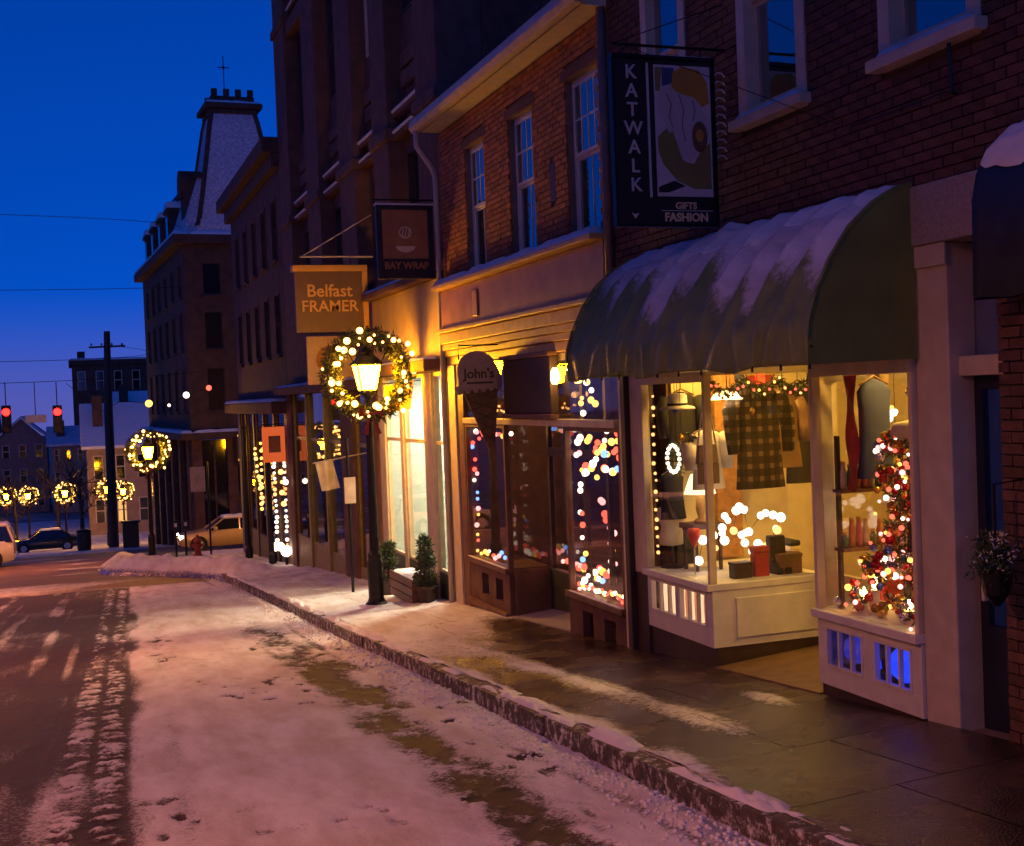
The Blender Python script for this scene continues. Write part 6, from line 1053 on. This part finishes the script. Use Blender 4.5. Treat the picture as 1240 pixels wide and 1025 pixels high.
pd = thing('pendant_lamp', 'bright tilted pendant lamp beside the plaid coat', 'lamp', (6.25, 10.95, 2.1)); M['pend'] = emit('pendant_light', (1.0, .66, .28), 14); MB().lathe((6.2, 11.0, 2.06), [(.16, 0), (.13, .05), (.06, .09)], 16).build('shade', M['pend'], pd, smooth=True); MB().tube([(6.2, 11.0, 2.15), (6.2, 11.0, 2.83)], .006, 5).build('cord', M['iron'], pd)
gv = thing('glass_goblet', 'tall red paper goblet on thin stem in the left display', 'ornament', (5.93, 11.3, .28)); MB().tube([(5.93, 11.3, .28), (5.93, 11.3, .55)], .008, 6).build('stem', M['cream'], gv); M['redglow'] = mat('red_glossy', (.6, .04, .03), .3); MB().lathe((5.93, 11.3, .55), [(.01, 0), (.07, .12), (.06, .2)], 12).build('cup', M['redglow'], gv, smooth=True)
for k, (x, y, w, d, h, m_, lab) in enumerate(((6.42, 10.85, .16, .1, .3, 'redbox', 'red gift box standing against the dark bag'), (6.2, 10.85, .2, .12, .16, 'darkwood', 'low dark box at the corner of the left display'), (6.75, 10.9, .26, .2, .2, 'wood', 'brown crate under the plaid coat'), (6.2, 12.1, .22, .2, .4, 'blackcloth', 'tall black box at the far side of the left display'))):
    t = thing('gift_box', lab, 'box', (x, y, .28)); MB().box(x - w / 2, x + w / 2, y - d / 2, y + d / 2, .281, .28 + h * .8).build('body', M[m_], t, bevel=.006); MB().box(x - w / 2 - .006, x + w / 2 + .006, y - d / 2 - .006, y + d / 2 + .006, .28 + h * .8 + .001, .28 + h).build('lid', M[m_], t, bevel=.006)
bt = thing('boot_pair', 'dark tall boots standing beside the red gift box', 'boots', (6.6, 10.85, .28))
for dx in (0, .1): MB().prism([(6.58 + dx, 10.78, .281), (6.58 + dx, 11.0, .281), (6.58 + dx, 11.0, .66), (6.58 + dx, 10.9, .66), (6.58 + dx, 10.89, .4), (6.58 + dx, 10.78, .34)], (.075, 0, 0)).build('boot', M['blackcloth'], bt, bevel=.015)
# bauble tree in the right display
ct = thing('bauble_tree', 'glittering tree of red and gold baubles in the right display window', 'christmas tree', (6.05, 7.85, .33)); MB().tube([(5.98, 7.95, .33), (6.0, 7.9, 1.0), (5.98, 7.86, 1.75)], [.03, .025, .015], 7).build('trunk', M['darkwood'], ct); b = MB(); r = random.Random(6); orn = []
for k in range(110): u = r.random() ** 1.2; a = r.random() * 6.283; q = (.14 + .3 * (1 - u)) * r.random() ** .5; orn.append((6.0 + q * math.cos(a) * .8, 7.9 + q * math.sin(a) * 1.25 + .1 * (1 - u), .42 + u * 1.35)); needles(b, orn[-1], .05, 20, .06, r)
b.build('crown', M['leaf'], ct, kind='stuff')
OB = {k: meshof(MB().ball((0, 0, 0), 1, 10, 7), 'bauble', m_, True) for k, m_ in (('r', mat('red_bauble', (.55, .03, .02), .15, .5)), ('g', mat('gold_bauble', (.7, .4, .06), .15, .7)), ('s', mat('silver_bauble', (.7, .7, .72), .12, .9)), ('b', mat('blue_bauble', (.05, .1, .45), .15, .5)))}
for i, p in enumerate(orn + orn[:90]):
    p = (p[0] + r.gauss(0, .04), p[1] + r.gauss(0, .05), p[2] + r.gauss(0, .04)); inst(OB[r.choice('rrggrsgb')], 'bauble', ct, p, sc=r.uniform(.022, .042))
for i in range(130): p = r.choice(orn); inst(CB[r.choice(['red', 'gold', 'pink', 'white', 'gold', 'red'])], 'bulb', ct, (p[0] - .05 + r.gauss(0, .03), p[1] + r.gauss(0, .06), p[2] + r.gauss(0, .05)), sc=r.uniform(.012, .024))
MB().lathe((6.0, 7.86, 1.72), [(.05, 0), (.16, .06), (.13, .14), (.02, .16)], 14).build('ribbon_topper', M['whitecloth'], ct, smooth=True); MB().lathe((5.95, 8.02, 1.62), [(.02, 0), (.1, .04), (.1, .1), (.02, .13)], 12).build('red_flower', M['redglow'], ct, smooth=True)
# things low in the right display
for k, (x, y, h, lab) in enumerate(((5.95, 8.3, .2, 'tallest glowing candle low in the right display'), (5.93, 8.42, .11, 'short glowing candle left in the right display'), (5.93, 7.85, .1, 'short glowing candle under the bauble tree'))):
    t = thing('candle', lab, 'candle', (x, y, .33)); MB().lathe((x, y, .331), [(.05, 0), (.05, .02), (.035, .021), (.035, h)], 12).build('wax', M['whitecloth'], t); MB().lathe((x, y, .331 + h), [(.005, 0), (.026, .03), (.02, .06), (.002, .1)], 10).build('flame', M['flame'] if 'flame' in M else M.setdefault('flame', emit('candle_flame', (1.0, .6, .2), 30)), t, smooth=True)
rr_ = random.Random(15)
for k in range(9):
    x, y = 5.9 + .12 * (k % 2), 7.6 + k * .14; t = thing('glass_bauble', 'loose bauble on the right display shelf, ' + ['leftmost', 'second from the left', 'third from the left', 'fourth from the left', 'middle', 'fourth from the right', 'third from the right', 'second from the right', 'rightmost'][8 - k] + ' of nine', 'bauble', (x, y, .33), 'loose baubles on the right display shelf'); q = rr_.uniform(.035, .05); inst(OB['rgsbgrrgs'[k]], 'ball', t, (x, y, .332 + q), sc=q); MB().lathe((x, y, .332 + q * 1.95), [(.012, 0), (.012, .015), (.004, .02)], 6).build('cap', M['gold'], t)
for k, (x, y, w, h, m_, lab) in enumerate(((6.15, 8.05, .22, .14, 'palegold', 'pale gift box behind the candles in the right display'), (6.2, 8.5, .2, .24, 'redbox', 'red gift box at the left of the right display'), (6.25, 7.62, .2, .2, 'gold', 'gold gift box at the right of the right display'))):
    t = thing('gift_box', lab, 'box', (x, y, .33)); MB().box(x - w / 2, x + w / 2, y - w / 2, y + w / 2, .331, .33 + h * .8).build('body', M[m_], t, bevel=.006); MB().box(x - w / 2 - .006, x + w / 2 + .006, y - w / 2 - .006, y + w / 2 + .006, .33 + h * .8 + .001, .33 + h).build('lid', M[m_], t, bevel=.006)
string('bauble garland of red and gold bulbs lying low in the right display', [(5.92, 8.62, .5), (5.94, 8.4, .72), (5.96, 8.2, .66), (5.95, 8.05, .75), (5.93, 7.95, .5)], .06, ['red', 'gold', 'pink', 'white'], .026, 33, .04)
fgn = thing('figurine', 'dark figurine standing high at the right of the display', 'figurine', (6.1, 7.62, 1.95)); MB().box(5.98, 6.3, 7.51, 7.75, 1.92, 1.95).build('shelf', M['darkwood'], fgn); MB().lathe((6.1, 7.64, 1.951), [(.05, 0), (.05, .02), (.03, .04), (.045, .12), (.03, .18), (.015, .2), (.035, .23), (.03, .28), (.005, .3)], 12).build('body', M['blackcloth'], fgn, smooth=True)
bl_ = thing('shop_shelf', 'narrow dark shelf rack across the left side of the right display', 'shelf', (6.2, 8.68, .33))
for x in (5.88, 6.5): MB().box(x, x + .03, 8.66, 8.7, .331, 1.75).build('post', M['darkwood'], bl_)
for z in (.8, 1.28): MB().box(5.88, 6.53, 8.6, 8.74, z, z + .03).build('board', M['wood'], bl_)
# more goods: ornaments on threads, bottles, scarves, folded cloths, a garland
ro = random.Random(41); ORDW = ['first', 'second', 'third', 'fourth', 'fifth', 'sixth', 'seventh', 'eighth', 'ninth', 'tenth', 'eleventh', 'twelfth']; CN = ['red', 'gold', 'silver', 'blue']
def ornament(label, group, x, y, z, r_, m_):
    t = thing('hanging_ornament', label, 'ornament', (x, y, z), group); MB().lathe((x, y, z), [(.002, -r_ * 1.5), (r_ * .5, -r_ * .9), (r_, -.1 * r_), (r_ * .7, r_ * .7), (r_ * .2, r_), (r_ * .2, r_ * 1.2)], 12).build('drop', m_, t, smooth=True); MB().tube([(x, y, z + r_ * 1.2), (x, y, 2.83)], .003, 4).build('thread', M['iron'], t)
OM = [OB['r'].materials[0], OB['g'].materials[0], OB['s'].materials[0], OB['b'].materials[0]]
for k in range(12): ornament(CN[k % 4] + ' drop ornament on a thread in the right display, ' + ORDW[11 - (k * 5) % 12] + ' from its left side', 'ornaments on threads in the right display', 5.9 + .6 * ro.random(), 7.62 + 1.08 * ((k * 5) % 12) / 11, 1.55 + .6 * ro.random(), ro.uniform(.03, .05), OM[k % 4])
for k in range(8): ornament(CN[(k + 1) % 4] + ' drop ornament on a thread in the left display, ' + ORDW[7 - (k * 3) % 8] + ' from its left side', 'ornaments on threads in the left display', 5.9 + .8 * ro.random(), 10.85 + 1.1 * ((k * 3) % 8) / 7, 1.6 + .55 * ro.random(), ro.uniform(.03, .05), OM[(k + 1) % 4])
bcol = [mat('amber_bottle', (.5, .2, .03), .15), mat('green_bottle', (.06, .2, .06), .15), mat('cream_jar', (.65, .52, .3), .4), mat('rose_jar', (.5, .12, .1), .3)]
for z in (.83, 1.31):
    for k in range(9):
        y = 5.93 + k * .068; t = thing('shelf_jar', 'little jar on the %s shelf of the right display, %s from the left' % ('lower' if z < 1 else 'upper', ORDW[k]), 'jar', (y, 8.66, z), 'jars on the %s shelf' % ('lower' if z < 1 else 'upper')); h = ro.uniform(.1, .24); MB().lathe((y, 8.66, z + .001), [(.026, 0), (.03, h * .2), (.028, h * .7), (.018, h * .85), (.018, h)], 10).build('body', bcol[(k * 3 + int(z * 2)) % 4], t, smooth=True); MB().lathe((y, 8.66, z + h), [(.02, 0), (.02, .02), (.005, .025)], 8).build('lid', M['gold'], t)
for k, (x, y, m_, lab) in enumerate(((5.95, 8.55, M['redbox'], 'long red scarf hanging in the right display'), (6.3, 8.6, M['palegold'], 'long pale gold scarf hanging in the right display'), (6.95, 11.6, M['redbox'], 'long red scarf hanging at the back of the left display'), (6.9, 11.95, M['bluedress'], 'long blue scarf hanging at the back of the left display'))):
    t = thing('hanging_scarf', lab, 'scarf', (x, y, 1.2)); b = MB(); n = 14
    for i in range(n):
        for j in range(5): b.v.append((x + .02 * math.sin(i * .9 + j), y - .07 + j * .035 + .01 * math.sin(i * .6), 2.4 - i * .085))
    b.f = [(i * 5 + j, i * 5 + j + 1, i * 5 + j + 6, i * 5 + j + 5) for i in range(n - 1) for j in range(4)]; b.build('cloth', m_, t, smooth=True); MB().tube([(x, y - .1, 2.41), (x, y + .1, 2.41)], .012, 5).build('rod', M['wood'], t); MB().tube([(x, y, 2.41), (x, y, 2.83)], .004, 4).build('cord', M['iron'], t)
for k in range(5):
    t = tag(MB().box(6.88, 7.0, 11.0, 11.35, .285 + k * .06, .34 + k * .06).build('folded_cloth', [M['redbox'], M['whitecloth'], M['bluedress'], M['palegold'], M['blackcloth']][k], bevel=.015), ['red', 'white', 'blue', 'pale gold', 'black'][k] + ' folded cloth in the pile at the back of the left display', 'cloth', 'pile of folded cloths')

for k, (x, z, w, h, m_, lab) in enumerate(((6.75, 1.75, .36, .46, 'bluedress', 'blue picture in a gold frame on the yellow wall behind the coat'), (7.25, 1.55, .42, .34, 'p_green', 'green picture in a gold frame on the yellow wall'), (7.3, 2.1, .34, .4, 'redbox', 'red picture in a gold frame high on the yellow wall'), (7.8, 1.8, .4, .5, 'p_white', 'pale picture in a gold frame deepest in the shop'))):
    t = thing('picture_frame', lab, 'picture', (x, 12.2, z)); y = 12.218; b = MB(); b.box(x - w / 2 - .04, x - w / 2, y - .04, y, z - h / 2, z + h / 2); b.box(x + w / 2, x + w / 2 + .04, y - .04, y, z - h / 2, z + h / 2); b.box(x - w / 2 - .04, x + w / 2 + .04, y - .04, y, z + h / 2, z + h / 2 + .04); b.box(x - w / 2 - .04, x + w / 2 + .04, y - .04, y, z - h / 2 - .04, z - h / 2); b.build('frame', M['gold'], t); MB().box(x - w / 2, x + w / 2, y - .02, y - .002, z - h / 2, z + h / 2).build('canvas', M[m_], t)
garment('brown jacket hanging far back behind the plaid coat', 'jacket', 7.15, 11.5, 2.1, .42, .8, M['wood'], True, 'hanging_coat'); garment('black dress hanging far back beside the brown jacket', 'dress', 7.5, 11.75, 2.2, .36, 1.1, M['blackcloth'], False, 'hanging_dress'); garment('grey shawl hanging close behind the left window glass', 'shawl', 5.98, 11.85, 1.3, .3, .5, M['blackcloth'], False, 'hanging_shawl')
gl_ = thing('evergreen_garland', 'evergreen garland with warm bulbs draped along the top of the left display', 'garland', (6.3, 10.75, 2.2)); b = MB(); rg = random.Random(77); P = []
for k in range(40): u = k / 39; P.append((5.85 + 1.15 * u, 10.74, 2.24 - .12 * abs(math.sin(u * 9.42)))); needles(b, P[-1], .05, 26, .05, rg)
b.build('foliage', M['leaf'], gl_, kind='stuff')
for k in range(0, 40, 2): inst(CB[rg.choice(['warm', 'red', 'gold'])], 'bulb', gl_, (P[k][0], P[k][1] - .06, P[k][2] + rg.uniform(-.04, .04)), sc=.014)
